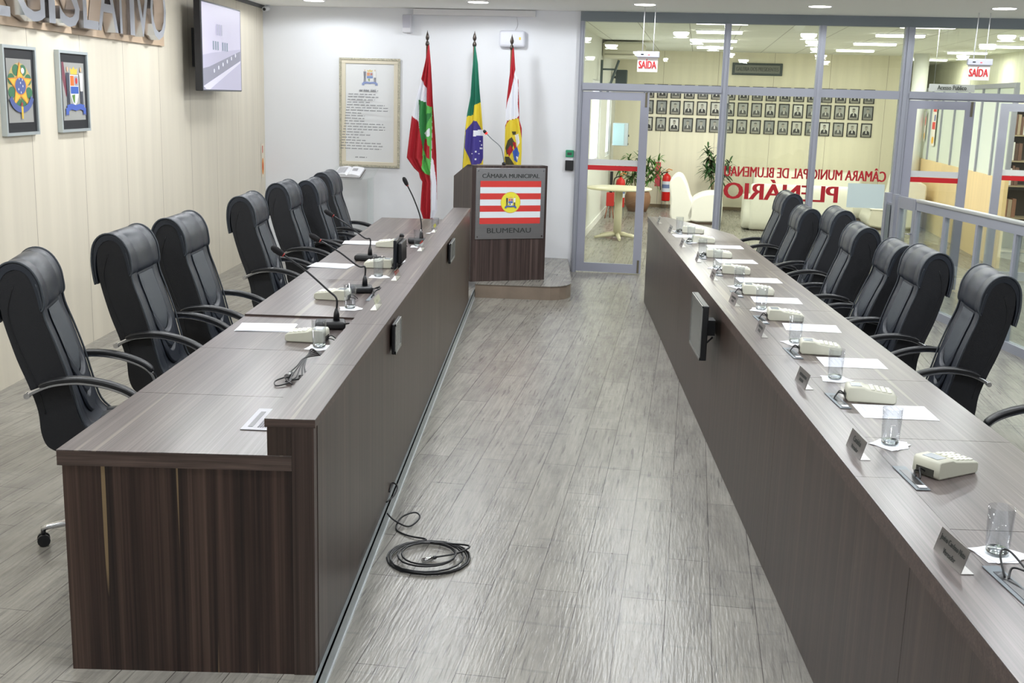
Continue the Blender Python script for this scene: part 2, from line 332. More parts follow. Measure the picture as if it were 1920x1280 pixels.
class Art:
    """flat printed shapes, each a hair above the last"""
    def __init__(s, xf): s.mb = MB(); s.xf = xf; s.mats = []; s.z = 0.0; s.step = 0.0004
    def poly(s, m, pts):
        if m not in s.mats: s.mats.append(m)
        s.mb.cur = s.mats.index(m); s.z += s.step
        n = len(pts); s.mb.add([s.xf @ Vector((x, y, s.z)) for x, y in pts], [list(range(n))]); return s
    def rect(s, m, x0, y0, x1, y1): return s.poly(m, [(x0, y0), (x1, y0), (x1, y1), (x0, y1)])
    def ell(s, m, cx, cy, rx, ry, n=28, a0=0, a1=360):
        full = abs(a1 - a0) >= 360
        return s.poly(m, [(cx + rx * cos(radians(a0 + (a1 - a0) * i / n)), cy + ry * sin(radians(a0 + (a1 - a0) * i / n))) for i in range(n if full else n + 1)])
    def text(s, m, st, x, y, w, h, bold=0.0, italic=0.0):
        if m not in s.mats: s.mats.append(m)
        s.mb.cur = s.mats.index(m); s.z += s.step
        text_mb(s.mb, st, w, h, s.xf @ Matrix.Translation((x, y, s.z)), 0.0, bold, italic); return s
    def build(s, name, parent=None):
        me = s.mb.build(name, s.mats, parent); return me
C = lambda n, *rgb: mat('print_' + n, rgb, 0.6)
def crest(a, cx, cy, k, pale=0.0):
    """city arms: shield between two figures above a blue ribbon"""
    def c(n, r, g, b):
        return C(n + ('_pale' if pale else ''), *[int(v + (236 - v) * pale) for v in (r, g, b)])
    P = lambda l: [(cx + x * k, cy + y * k) for x, y in l]
    a.poly(c('mural_crown', 226, 190, 70), P([(-0.22, 0.42), (0.22, 0.42), (0.26, 0.60), (0.12, 0.55), (0, 0.64), (-0.12, 0.55), (-0.26, 0.60)]))
    a.poly(c('shield_white', 236, 236, 240), P([(-0.29, 0.40), (0.29, 0.40), (0.29, -0.12), (0.16, -0.36), (0, -0.46), (-0.16, -0.36), (-0.29, -0.12)]))
    a.poly(c('shield_orange', 226, 110, 40), P([(-0.27, 0.10), (-0.01, 0.10), (-0.01, 0.38), (-0.27, 0.38)]))
    a.poly(c('shield_grey', 150, 156, 170), P([(0.01, 0.10), (0.27, 0.10), (0.27, 0.38), (0.01, 0.38)]))
    a.poly(c('shield_blue', 52, 92, 176), P([(-0.27, -0.12), (0.27, -0.12), (0.27, 0.08), (-0.27, 0.08)]))
    a.poly(c('shield_green', 96, 134, 60), P([(-0.20, -0.16), (0.02, -0.14), (-0.02, -0.40), (-0.12, -0.34)]))
    a.ell(c('shield_red', 190, 50, 40), cx + 0.14 * k, cy + 0.24 * k, 0.08 * k, 0.09 * k, 14)
    d = c('figure_dark', 62, 66, 82); lt = c('figure_light', 240, 240, 236)
    for m_, x in ((d, -0.46), (lt, 0.46)):
        a.ell(c('figure_skin', 214, 176, 140), cx + x * k, cy + 0.56 * k, 0.055 * k, 0.07 * k, 12)
        a.poly(m_, [(cx + (x + u) * k, cy + v * k) for u, v in [(-0.12, 0.46), (0.12, 0.46), (0.10, 0.12), (0.08, -0.05), (-0.08, -0.05), (-0.10, 0.12)]])
        a.poly(d, [(cx + (x + u) * k, cy + v * k) for u, v in [(-0.09, -0.05), (-0.01, -0.05), (-0.03, -0.44), (-0.09, -0.44)]])
        a.poly(d, [(cx + (x + u) * k, cy + v * k) for u, v in [(0.01, -0.05), (0.09, -0.05), (0.09, -0.44), (0.03, -0.44)]])
    b = c('ribbon_blue', 70, 96, 178)
    a.poly(b, P([(-0.62, -0.44), (-0.3, -0.40), (0, -0.44), (0.3, -0.40), (0.62, -0.44), (0.58, -0.62), (0.3, -0.56), (0, -0.60), (-0.3, -0.56), (-0.58, -0.62)]))
    a.poly(b, P([(-0.70, -0.52), (-0.52, -0.50), (-0.50, -0.74), (-0.60, -0.68), (-0.70, -0.74)]))
    a.poly(b, P([(0.52, -0.50), (0.70, -0.52), (0.70, -0.74), (0.60, -0.68), (0.50, -0.74)]))
ORD = ['first', 'second', 'third', 'fourth', 'fifth', 'sixth', 'seventh', 'eighth', 'ninth', 'tenth', 'eleventh', 'twelfth', 'thirteenth', 'fourteenth', 'fifteenth', 'sixteenth', 'seventeenth']
# ================================================================== THE ROOM
structure(MB().add([(-8, -6, 0), (13, -6, 0), (13, 30, 0), (-8, 30, 0)], [(0, 1, 2, 3)]).build('floor', M_FLOOR))
d1 = MB().prism([(XW, -4), (-0.714, -4), (-0.714, 13.66), (XW, 14.0)], 0.0, DA).build('trim_1', M_FLOOR); structure(d1, 'raised floor under the left row of desks')
structure(MB().box(-0.714, -0.7085, -4, 11.45, 0, 0.079).box(-0.7250, -0.7085, -4, 11.45, 0.0735, 0.079).build('trim_3', mat('edge_aluminium', (150, 158, 160), 0.4, 0.35)), 'metal edging along the raised floor')
structure(MB().box(-0.7084, -0.7035, -4, 11.45, 0, 0.010).build('trim_7', mat('edge_highlight', (220, 224, 226), 0.3, 0.5)), 'bright strip painted as the highlight along the metal edging')  # pale strip stands in for the glint along the edging
structure(MB().box(XW - 0.15, XW, -4, 14.3, 0, 3.2).build('wall_left', M_WALLCREAM))
bw = MB().box(-0.15, 3.79, 0, 0.15, 0, 3.2); o = bw.build('wall_back', M_WHITE); o.location = RO; o.rotation_euler.z = A; structure(o)
structure(MB().box(XW, 9, -4.15, -4, 0, 3.2).build('wall_rear', M_WHITE)); structure(MB().box(9, 9.15, -4, 11.9, 0, 3.2).build('wall_right', M_WHITE))
def rbox_room(name, m, s0, s1, t0, t1, z0, z1, parent=None):
    o = MB().box(s0, s1, t0, t1, z0, z1).build(name, m, parent)
    if not parent: o.location = RO; o.rotation_euler.z = A
    return o
c1 = MB().prism([(XW - 0.1, -4.1), (9.1, -4.1), tuple(room(12.4, 0.12)[:2]), tuple(room(-0.2, 0.12)[:2])], ZC, ZC + 0.08).build('ceiling', M_CEIL); structure(c1)
structure(MB().box(XW, XW + 0.035, -4, 13.95, ZC - 0.035, ZC).build('trim_4', mat('shadow_gap', (92, 92, 92), 0.7)), 'dark strip for the shadow gap between cream wall and ceiling')  # dark strip put where the gap lies in shade
# gallery beyond the glass
GC = 2.935
def ceil_tile_mat():
    m = bpy.data.materials.new('gallery_ceiling_tiles'); m.use_nodes = True; nt = m.node_tree; b = nt.nodes['Principled BSDF']; b.inputs['Roughness'].default_value = 0.8
    tc = nt.nodes.new('ShaderNodeTexCoord'); br = nt.nodes.new('ShaderNodeTexBrick'); br.offset = 0; br.inputs['Scale'].default_value = 1; br.inputs['Brick Width'].default_value = 0.625; br.inputs['Row Height'].default_value = 1.25
    br.inputs['Mortar Size'].default_value = 0.006; br.inputs['Color1'].default_value = srgb(246, 248, 240); br.inputs['Color2'].default_value = srgb(240, 242, 234); br.inputs['Mortar'].default_value = srgb(176, 176, 166)
    nt.links.new(tc.outputs['Object'], br.inputs['Vector']); nt.links.new(br.outputs['Color'], b.inputs['Base Color']); return m
o = rbox_room('ceiling', ceil_tile_mat(), 3.3, 14, 0.14, 16, GC, GC + 0.08); structure(o)
structure(rbox_room('wall_gallery_back', M_GALWALL, 3.5, 8.9, 8.95, 9.1, 0, GC))
structure(rbox_room('baseboard_gallery', mat('dark_skirting', (120, 104, 80), 0.6), 3.62, 8.9, 8.935, 8.95, 0, 0.06))
# left gallery wall with two tall daylight windows
wl = MB()
for a, b in ((0.12, 3.9), (5.62, 6.9), (7.95, 9.1)): wl.box(3.44, 3.6, a, b, 0, GC)
wl.box(3.44, 3.6, 3.9, 5.62, 0, 1.02); wl.box(3.44, 3.6, 6.9, 7.95, 0, 1.02); wl.box(3.44, 3.6, 3.9, 5.62, 2.3, GC); wl.box(3.44, 3.6, 6.9, 7.95, 2.3, GC)
o = wl.build('wall_gallery_left', mat('gallery_white', (226, 228, 222), 0.7)); o.location = RO; o.rotation_euler.z = A; structure(o)
structure(rbox_room('baseboard_gallery_left', mat('white_skirting', (240, 240, 236), 0.5), 3.6, 3.618, 0.3, 8.9, 0, 0.1))
for i, (a, b) in enumerate(((3.9, 5.62), (6.9, 7.95))):
    wn = thing('window_%d' % (20 + i), None, None, RO, A); structure(wn, 'bright daylight window in the gallery side wall')
    f = MB()
    for y0, y1, z0, z1 in ((a, a + .06, 1.02, 2.3), (b - .06, b, 1.02, 2.3), (a, b, 1.02, 1.08), (a, b, 2.24, 2.3)) + (((a + 0.45, a + 0.51, 1.02, 2.3),) if i == 0 else ()): f.box(3.47, 3.57, y0, y1, z0, z1)
    f.build('window_frame', M_WHITE, wn)
    MB().box(3.49, 3.50, a + .06, b - .06, 1.08, 2.24).build('pane', M_DAY, wn)
# corridor to the right of the gallery
structure(rbox_room('wall_corridor_end', mat('corridor_white', (222, 224, 214), 0.7), 8.9, 10.3, 14.1, 14.25, 0, GC))
structure(rbox_room('wall_corridor_left', mat('corridor_white2', (226, 227, 220), 0.7), 8.78, 8.9, 9.1, 14.1, 0, GC))
cp = panel_mat('corridor_boards', (224, 224, 200), 1, 0.3, 1.2, seam=(150, 150, 130))
structure(rbox_room('wall_corridor_right', cp, 10.13, 10.28, 0.15, 14.1, 0, GC))
cl = MB().lathe([(0.13, 0), (0.13, GC)], 0, 0, 24).build('round_column', mat('column_white', (240, 242, 238), 0.5)); cl.location = room(8.95, 7.9); tag(cl, 'round white column at the end of the gallery wall', 'column')
pt = thing('corridor_partition', 'long low wood and frosted glass partition beside the corridor', 'partition', RO, A)
MB().box(9.10, 9.15, 2.15, 8.35, 0, 1.15).build('wood_panel', panel_mat('partition_wood', (226, 200, 148), 1, 0.0, 1.1, seam=(190, 160, 110)), pt)
fg = MB().box(9.10, 9.15, 2.15, 8.35, 2.30, 2.36)
for y in (2.15, 2.98, 3.83, 4.68, 5.55, 6.5, 7.4, 8.3): fg.box(9.095, 9.155, y, y + 0.05, 1.15, 2.3)
fg.build('glazing_frame', M_ALU, pt)
MB().box(9.12, 9.13, 2.2, 8.3, 1.15, 2.3).build('frosted_pane', mat('frosted_glass', (214, 224, 212), 0.35), pt)
for y, lab, zs in ((7.02, 'red and yellow poster strip on the frosted partition, the wider one', (1.45, 2.12)), (7.75, 'narrow red and yellow sticker strip on the frosted partition', (1.5, 1.9))):
    a_ = Art(basis(room(9.095, y + (0.16 if y < 7.5 else 0.08), 0), -RN, (0, 0, 1), -RD)); wd = 0.32 if y < 7.5 else 0.12
    z0, z1 = zs
    a_.rect(C('poster_white', 232, 226, 214), 0, z0 - 0.05, wd, z1 + .05); a_.rect(C('poster_red', 214, 60, 50), 0.03, z0 + .22, wd - 0.04, z0 + .34); a_.rect(C('poster_red', 214, 60, 50), 0.03, z1 - 0.16, wd - .03, z1 - 0.02)
    a_.ell(C('poster_yellow', 236, 184, 50), wd / 2, z0 + 0.04, wd * 0.3, 0.06); a_.rect(C('poster_blue', 70, 90, 150), wd * .5, z0 + .36, wd * .8, z0 + .46)
    tag(a_.build('poster'), lab, 'poster')
# ---------------------------------------------------------- glazed partition: frame, panes and doors
SM = [3.79, 5.403, 6.43, 7.345, 9.6, 10.9, 12.2]
fr = MB(); fr.box(3.79, 12.2, -0.05, 0.05, 2.865, ZC)
fr2 = MB()
for i, s_ in enumerate(SM):
    wd = 0.05 if i == 0 else (0.075 if i != 3 else 0.10)
    fr2.box(s_, s_ + wd, -0.06, 0.06, 0, 2.865)
    fr2.box(s_ + wd * .3, s_ + wd * .7, -0.075, 0.06, 0, 2.865)
fr2.box(3.79, 12.2, -0.05, 0.05, 2.095, 2.185); fr2.box(3.84, 5.41, -0.075, 0.05, 2.11, 2.165); fr2.box(7.44, 9.6, -0.075, 0.05, 2.11, 2.165); fr2.box(5.47, 7.35, -0.05, 0.05, 0.0, 0.06)
o = fr.build('trim_5', M_ALUD); o.location = RO; o.rotation_euler.z = A; structure(o, 'dark head rail of the glazed partition')
o = fr2.build('trim_6', M_ALU); o.location = RO; o.rotation_euler.z = A; structure(o, 'grey aluminium mullions and transom of the glazed partition')
wi = 1
for i in range(len(SM) - 1):
    o = rbox_room('window_%d' % wi, M_GLASS, SM[i] + 0.04, SM[i + 1] + 0.03, -0.004, 0.004, 2.18, 2.87); wi += 1; structure(o, 'upper pane of the glazed partition')
for i in (1, 2, 4, 5):
    o = rbox_room('window_%d' % wi, M_GLASS, SM[i] + 0.04, SM[i + 1] + 0.03, -0.004, 0.004, 0.05, 2.10); wi += 1; structure(o, 'tall lower pane of the glazed partition')
    if i == 1: WIN_A = o
def door_leaf(name, s, t, rot, wd, label, hinge_right=False, stripe=True):
    d = thing(name, None, None, room(s, t, 0), A + rot); structure(d, label)
    f = MB(); f.box(0, 0.095, -0.022, 0.022, 0.012, 2.09).box(wd - 0.095, wd, -0.022, 0.022, 0.012, 2.09).box(0.095, wd - 0.095, -0.022, 0.022, 0.012, 0.115).box(0.095, wd - 0.095, -0.022, 0.022, 2.0, 2.09)
    f.build('door_frame', mat('door_aluminium', (160, 162, 176), 0.45, 0.2), d)
    MB().box(0.09, wd - 0.09, -0.003, 0.003, 0.11, 2.005).build('glass_pane', M_GLASSC, d)
    if stripe:
        mb = MB(); mb.box(0.095, wd - 0.095, -0.0046, -0.0034, 1.20, 1.255); tag(mb.build('red_stripe', M_RED, d), 'red vinyl stripe')
        mb = MB(); mb.box(0.095, wd - 0.095, -0.0046, -0.0034, 1.258, 1.325); mb.build('white_stripe', mat('white_vinyl', (214, 216, 216), 0.5), d)
    MB().box(wd - 0.045, wd - 0.02, -0.03, -0.022, 1.93, 2.09).box(wd - 0.045, wd - 0.02, -0.03, -0.022, 0.02, 0.17).build('pivot_plate', mat('brass_dark', (110, 104, 88), 0.5, 0.5), d)
    return d
d = door_leaf('door_1', 3.842, -0.02, 0.0, 0.765, 'closed left leaf of the gallery door')
d = door_leaf('door_2', 5.46, 0.12, radians(87), 0.76, 'leaf of the gallery door swung open into the gallery')
d = door_leaf('door_3', 7.45, -0.02, 0.0, 0.70, 'closed leaf of the public access door')
d = door_leaf('door_4', 8.67, 1.0, radians(-3), 0.78, 'leaf of the public access door standing open beyond the glass')
# lettering on the glass, read from the gallery side
tx = MB(); X_ = basis(room(0, -0.008, 0), RD, (0, 0, 1), -RN)
text_mb(tx, 'CÂMARA MUNICIPAL DE BLUMENAU', 1.79, 0.148, X_ @ Matrix.Translation((5.50, 1.185, 0)), 0.0006, 0.030, mirror=True)
text_mb(tx, 'PLENÁRIO', 1.28, 0.235, X_ @ Matrix.Translation((5.505, 0.93, 0)), 0.0006, 0.045, mirror=True)
tag(tx.build('vinyl_lettering', M_DRED), 'mirrored red vinyl lettering stuck across the lower glass panes', 'lettering')
nt_ = MB(); nt_.add([X_ @ Vector(p) for p in [(6.885, 0.888, 0), (7.285, 0.888, 0), (7.285, 1.16, 0), (6.885, 1.16, 0)]], [(0, 1, 2, 3)])
nt_.add([X_ @ Vector((p[0], p[1], 0.002)) for p in [(6.885, 0.888, 0), (7.285, 0.888, 0), (7.285, 1.16, 0), (6.885, 1.16, 0)]], [(0, 1, 2, 3)])
tag(nt_.build('paper_notice', mat('pale_blue_paper', (206, 222, 220), 0.7)), 'pale blue notice sheet stuck on the glass beside the red lettering', 'notice')
# ---------------------------------------------------------- exit signs
def exit_sign(s, label, t=-0.72, sub=None):
    e = thing('exit_sign', label, 'sign', room(s, t, 0), A, 'hanging exit signs')
    MB().rbox(-0.122, 0.122, -0.03, 0.03, 2.457, 2.52, 0.006).build('battery_box', mat('sign_box', (186, 188, 204), 0.5), e)
    MB().box(-0.110, 0.108, -0.004, 0.004, 2.305, 2.457).build('face_plate', mat('sign_face', (222, 218, 214), 0.4), e)
    mb = MB(); text_mb(mb, 'SAÍDA', 0.190, 0.098, FRONT((-0.096, -0.0075, 2.342)), 0.0012, 0.025); mb.build('red_lettering', M_RED, e)
    MB().box(-0.075, -0.045, -0.0312, -0.03, 2.48, 2.492).build('switch', M_BLACK, e); MB().box(0.0, 0.02, -0.0312, -0.03, 2.478, 2.486).build('indicator_light', mat('red_led', (255, 60, 60), 0.4, emit=1.5), e)
    mb = MB()
    for x in (-0.062, 0.052): mb.tube([(x, 0, 2.52), (x + 0.004, 0, ZC)], 0.0045, 6)
    mb.build('hanging_rods', mat('white_rod', (214, 214, 216), 0.4), e)
exit_sign(4.598, 'exit sign hanging in front of the gallery door'); exit_sign(7.995, 'exit sign hanging in front of the public access door')
ps = thing('hanging_sign', 'small grey public access sign hanging behind the upper glass', 'sign', room(8.02, 0.62, 0), A)
MB().box(-0.25, 0.25, -0.008, 0.008, 2.20, 2.285).build('board', mat('sign_grey', (208, 208, 216), 0.5), ps)
mb = MB(); text_mb(mb, 'Acesso Público', 0.32, 0.05, FRONT((-0.16, -0.010, 2.222)), 0.0006, 0.03); mb.build('lettering', M_TEXT, ps)
mb = MB().tube([(-0.2, 0, 2.285), (-0.2, 0, GC)], 0.002, 5).tube([(0.2, 0, 2.285), (0.2, 0, GC)], 0.002, 5); mb.build('wires', M_ALU, ps)
# ---------------------------------------------------------- ceiling lamps
def downlight(p, r, label, watts, group, spot=True):
    e = thing('downlight', label, 'ceiling light', (p[0], p[1], p[2]), 0, group)
    MB().lathe([(r, 0.0), (r * 1.18, -0.004), (r * 1.18, 0.0), (r, 0.002)], 0, 0, 28, cap=False).build('ring', M_WHITE, e)
    MB().lathe([(0.001, -0.0045), (r * 1.02, -0.0045)], 0, 0, 28, cap=False).build('diffuser', M_LAMP, e)
    if spot:
        l = bpy.data.lights.new('downlight_lamp', 'SPOT'); l.energy = watts; l.spot_size = radians(174); l.spot_blend = 0.18; l.shadow_soft_size = 0.07; l.color = (0.93, 0.97, 1.0)
        q = bpy.data.objects.new('lamp', l); COL.objects.link(q); q.parent = e; q.location = (0, 0, -0.03)
DL = [(-2.636, 13.0), (-0.809, 12.62), (0.935, 12.36), (2.658, 12.03), (4.364, 11.71)]
NM = ['over the cream wall corner, leftmost of the row', 'above the flags, second from the left', 'above the gallery door exit sign', 'near the middle of the glazed partition', 'above the public access exit sign, rightmost']
for (x, y), n in zip(DL, NM): downlight((x, y, ZC), 0.105, 'round recessed downlight ' + n, SPOT_W, 'downlights along the back wall')
for i, (x, y) in enumerate(ADDED_LAMPS):
    e = thing('added_ceiling_lamp', 'round white ceiling lamp added out of view, its low dome shaped to light the ceiling', 'ceiling light', (x, y, ZC), 0, 'added round lamps out of view')
    MB().lathe([(0.001, -0.012), (0.125, -0.012), (0.130, -0.006), (0.130, -0.0005), (0.001, -0.0005)], 0, 0, 28, cap=False).build('base_ring', M_WHITE, e)
    MB().lathe([(0.112, -0.0125), (0.112, -0.03), (0.095, -0.055), (0.06, -0.072), (0.001, -0.078)], 0, 0, 28, cap=False).build('diffuser', M_LAMP2, e)  # dome put in so that its sides light the ceiling
    l = bpy.data.lights.new('added_round_lamp', 'AREA'); l.shape = 'DISK'; l.size = 0.22; l.energy = MAIN_W if y > 1 else MAIN_W * 0.6; l.color = (0.93, 0.97, 1.0)
    q = bpy.data.objects.new('lamp', l); COL.objects.link(q); q.parent = e; q.location = (0, 0, -0.085)
gi = 0
for s_, nm in ((5.38, 'left'), (7.68, 'middle'), (9.46, 'right')):
    for t_, rn in ((0.55, 'nearest'), (2.4, 'second'), (4.6, 'third'), (6.8, 'fourth'), (9.9, 'last')):
        if s_ < 9 and t_ > 9: continue
        e = thing('strip_light', 'bright strip light on the gallery ceiling, %s of the %s line' % (rn, nm), 'ceiling light', room(s_, t_, GC), A, 'strip lights on the gallery ceiling')
        MB().rbox(-0.31, 0.31, -0.09, 0.09, -0.012, -0.0005, 0.004).build('housing', M_WHITE, e)
        MB().box(-0.295, 0.295, -0.07, 0.07, -0.040, -0.0125).build('diffuser', M_LAMP, e)
        l = area_light('strip_lamp', (0, 0, -0.045), 0.58, 0.15, GAL_W, (0.98, 1.0, 0.95)); l.parent = e
        gi += 1
# ================================================================== ON THE LEFT WALL
LW = lambda x: basis((x, 0, 0), (0, 1, 0), (0, 0, 1), (1, 0, 0))
sg = thing('wall_sign', 'large metal lettering on a beige board high on the cream wall', 'sign', (XW, 0, 0))
MB().box(0.002, 0.022, 5.2, 10.335, 2.352, ZC - 0.037).build('board', mat('tan_board', (196, 172, 146), 0.5), sg)
# letters stand off the board on deep returns
for ch, y0, y1 in (('E', 6.86, 7.20), ('G', 7.28, 7.70), ('I', 7.76, 7.86), ('S', 7.93, 8.27), ('L', 8.33, 8.61), ('A', 8.60, 9.0), ('T', 8.93, 9.20), ('I', 9.26, 9.36), ('V', 9.36, 9.74), ('O', 9.74, 10.13)):
    mb = MB(); z0, h = (2.395, 0.47)
    if ch in 'GSO': z0, h = 2.388, 0.485
    text_mb(mb, ch, y1 - y0, h, LW(0.03) @ Matrix.Translation((y0, z0, 0)), 0.085, 0.0); mb.build('letter', M_CHROMEG, sg)
def wall_frame(name, lab, y0, y1, z0, z1, draw):
    e = thing(name, lab, 'picture', (XW, 0, 0)); d = 0.035; b = 0.020
    MB().box(0.0, d, y0, y1, z1 - b, z1).box(0, d, y0, y1, z0, z0 + b).box(0, d, y0, y0 + b, z0 + b, z1 - b).box(0, d, y1 - b, y1, z0 + b, z1 - b).build('frame', mat('silver_frame', (190, 198, 200), 0.35, 0.5), e)
    a = Art(LW(0.022)); a.rect(C('mount_black', 18, 20, 26), y0 + b, z0 + b, y1 - b, z1 - b); a.rect(C('art_grey', 158, 158, 154), y0 + .062, z0 + .082, y1 - .062, z1 - .082)
    draw(a, (y0 + y1) / 2, (z0 + z1) / 2, y1 - y0 - 0.13, z1 - z0 - 0.16); a.build('artwork', e)
    return e
def arms_star(a, cx, cy, wd, ht):
    g = C('arms_green', 62, 120, 84); ye = C('arms_yellow', 232, 194, 60); og = C('arms_orange', 226, 146, 60); bl = C('arms_blue', 84, 100, 158)
    wd *= 1.18; ht *= .95
    a.ell(C('arms_gold', 200, 180, 120), cx, cy + 0.03, wd * .42, ht * .38)
    for i in range(8): an = radians(22 + 45 * i); a.ell(g, cx + cos(an) * wd * .32, cy + .03 + sin(an) * ht * .28, wd * .12, ht * .095, 14)
    def star(m_, r1, r2): a.poly(m_, [(cx + (r1 if i % 2 == 0 else r2) * wd * cos(radians(90 + 36 * i)), cy + .03 + (r1 if i % 2 == 0 else r2) * ht * .92 * sin(radians(90 + 36 * i))) for i in range(10)])
    star(og, .44, .19); star(ye, .39, .16); a.ell(og, cx, cy + .03, wd * .21, ht * .155); a.ell(bl, cx, cy + .03, wd * .185, ht * .135)
    for x, y in ((0, .02), (-.03, -.02), (.03, .0), (.0, -.04), (-.02, .045), (.025, .04)): a.ell(C('arms_white', 226, 228, 236), cx + x, cy + .03 + y, .006, .008, 8)
    a.ell(C('arms_white', 226, 228, 236), cx + wd * .08, cy + ht * .33, wd * .06, ht * .05, 12)
    a.poly(bl, [(cx + wd * .44 * sin(radians(t)), cy - ht * .06 - ht * .30 * cos(radians(t))) for t in range(-75, 76, 15)] + [(cx + wd * .34 * sin(radians(t)), cy - ht * .02 - ht * .24 * cos(radians(t))) for t in range(75, -76, -15)])
    a.poly(ye, [(cx - .01, cy - ht * .46), (cx + .01, cy - ht * .46), (cx + .015, cy - ht * .26), (cx - .015, cy - ht * .26)])
    a.ell(C('arms_red', 170, 60, 60), cx, cy - ht * .22, .012, .014, 10)
def arms_city(a, cx, cy, wd, ht):
    a.poly(C('arms_maroon', 120, 60, 74), [(cx - wd / 2, cy + ht / 2), (cx - wd * .42, cy + ht / 2), (cx - wd * .30, cy - ht * .02), (cx - wd * .36, cy - ht * .10), (cx - wd / 2, cy + ht * .2)])
    crest(a, cx + 0.01, cy + 0.015, wd * .66)
wall_frame('framed_picture', 'silver-framed picture of a green, yellow and blue star emblem', 7.232, 7.708, 1.667, 2.233, arms_star)
wall_frame('framed_picture', 'silver-framed picture of a shield between two figures', 8.068, 8.577, 1.667, 2.233, arms_city)
tv = thing('wall_television', 'flat television on the cream wall showing a pale picture', 'television', (XW, 0, 0))
MB().rbox(0.165, 0.235, 10.74, 12.10, 1.975, 2.79, 0.008).build('casing', mat('tv_black', (22, 23, 27), 0.35), tv)
MB().box(0.0, 0.165, 11.2, 11.65, 2.2, 2.56).build('wall_bracket', M_BLACK, tv)
MB().box(0.234, 0.237, 10.745, 12.095, 1.98, 1.990).box(0.234, 0.2368, 10.745, 10.757, 1.98, 2.785).box(0.234, 0.2368, 12.083, 12.095, 1.98, 2.785).box(0.234, 0.2368, 10.745, 12.095, 2.775, 2.785).build('bezel', mat('bezel_grey', (92, 96, 108), 0.35, 0.5), tv)
def em(n, r, g, b): return mat('screen_' + n, (r, g, b), 0.35, emit=0.55)
a = Art(LW(0.2355)); Y0, Y1, Z0, Z1 = 10.757, 12.083, 1.990, 2.775
a.rect(em('lavender', 190, 186, 206), Y0, Z0, Y1, Z1); a.poly(em('mid', 172, 169, 190), [(Y0, Z0), (Y1, Z0), (Y1, 2.40), (Y0 + .3, 2.33), (Y0, 2.30)])
a.poly(em('dark', 128, 128, 144), [(Y0, 2.18), (Y0 + .2, 2.20), (Y1 - .02, 2.38), (Y1 - .02, 2.27), (Y0 + .25, 2.02), (Y0, 1.99)])
a.poly(em('edge', 200, 198, 214), [(Y0, 2.02), (Y0 + .1, 1.99), (Y0 + .2, 1.99), (Y1 - .02, 2.265), (Y1 - .02, 2.285)])
for i in range(6): a.rect(em('seat', 112, 128, 142), Y0 + .33 + i * .075 + (0.09 if i > 2 else 0), 2.36, Y0 + .37 + i * .075 + (0.09 if i > 2 else 0), 2.44)
for i in range(6): a.ell(em('light', 210, 212, 224), Y0 + .35 + i * .15, 2.165 + i * .033, .022, .02, 10)
for i in range(3): a.rect(em('grey', 160, 160, 178), Y0 + .45 + i * .07, 2.50, Y0 + .50 + i * .07, 2.60)
a.build('screen', tv)
a = Art(LW(XW + 0.003)); a.rect(C('sticker_pale', 236, 226, 206), 13.80, .97, 13.93, 1.37); a.ell(C('sticker_orange', 236, 150, 60), 13.865, 1.10, .045, .10); a.ell(C('sticker_red', 200, 60, 40), 13.865, 1.10, .02, .05); a.rect(C('sticker_red', 200, 60, 40), 13.845, 1.26, 13.875, 1.345)
tag(a.build('sticker'), 'narrow orange and white sticker at the corner of the cream wall', 'sticker')
# ================================================================== ON THE BACK WALL
def at_room(name, lab, cat, s, t=0.0, z=0.0, rot=0.0): return thing(name, lab, cat, room(s, t, z), A + rot)
e = at_room('framed_anthem', 'cream-framed sheet with coloured arms above handwritten verses', 'picture', 1.314, 0, 1.765)
for nm, r0, r1, zf, m_ in (('outer_moulding', 0.371, 0.345, -0.03, mat('frame_ornate', (186, 182, 164), 0.5, 0.2, noise=0.35, nscale=60)), ('inner_moulding', 0.345, 0.295, -0.022, mat('frame_cream', (226, 218, 198), 0.5))):
    mb = MB(); H0 = r0 + 0.264; H1 = r1 + 0.264 + (0.0 if nm[0] == 'o' else 0.012)
    for q in (((-r0, r0), (H1, H0)), ((-r0, r0), (-H0, -H1)), ((-r0, -r1), (-H1, H1)), ((r1, r0), (-H1, H1))): mb.rbox(q[0][0], q[0][1], zf, -0.002, q[1][0], q[1][1], 0.004)
    mb.build(nm, m_, e)
a = Art(FRONT((0, -0.006, 0))); a.rect(C('sheet', 232, 234, 236), -0.30, -0.575, 0.30, 0.575); crest(a, 0.0, 0.42, 0.135, 0.45)
ik = C('verse_ink', 92, 94, 102); rnd = random.Random(4)
VERSE = ['Blumenau', 'Blumenau']
def scribble(y, x0, x1, hh):
    x = x0
    while x < x1:
        wl_ = rnd.uniform(.03, .075); x2 = min(x + wl_, x1); k = x
        while k < x2 - .004:
            a.poly(ik, [(k, y), (k + .0045, y), (k + .0085, y + hh * rnd.uniform(.6, 1.25)), (k + .004, y + hh * .7)]); k += .0085
        a.rect(ik, x, y, x2, y + .004); x = x2 + .014
scribble(.252, -.13, .10, .028)
LN = [.42, .47, .42, .35, .58, .64, .64, .26, .30, .30, .32, .60, .63, .64, .34, .44, .26, .38, .60, .64, .62]
for i, l in enumerate(LN): scribble(.213 - i * .0310, -.258, -.258 + l * .80, .014)
scribble(-.505, -.07, .07, .016)
a.build('sheet', e)
e = at_room('wall_speaker', 'small white loudspeaker high on the white wall', 'speaker', 1.775, 0, 2.80)
MB().rbox(-0.052, 0.052, -0.10, -0.002, -0.105, 0.10, 0.012).build('cabinet', mat('speaker_white', (224, 224, 230), 0.5), e); MB().box(-0.044, 0.044, -0.103, -0.100, -0.05, 0.092).build('grille', mat('speaker_grille', (196, 196, 208), 0.6), e)
e = at_room('projection_screen_case', 'long white roller case below the ceiling on the back wall', 'screen case', 2.55, 0, 2.935)
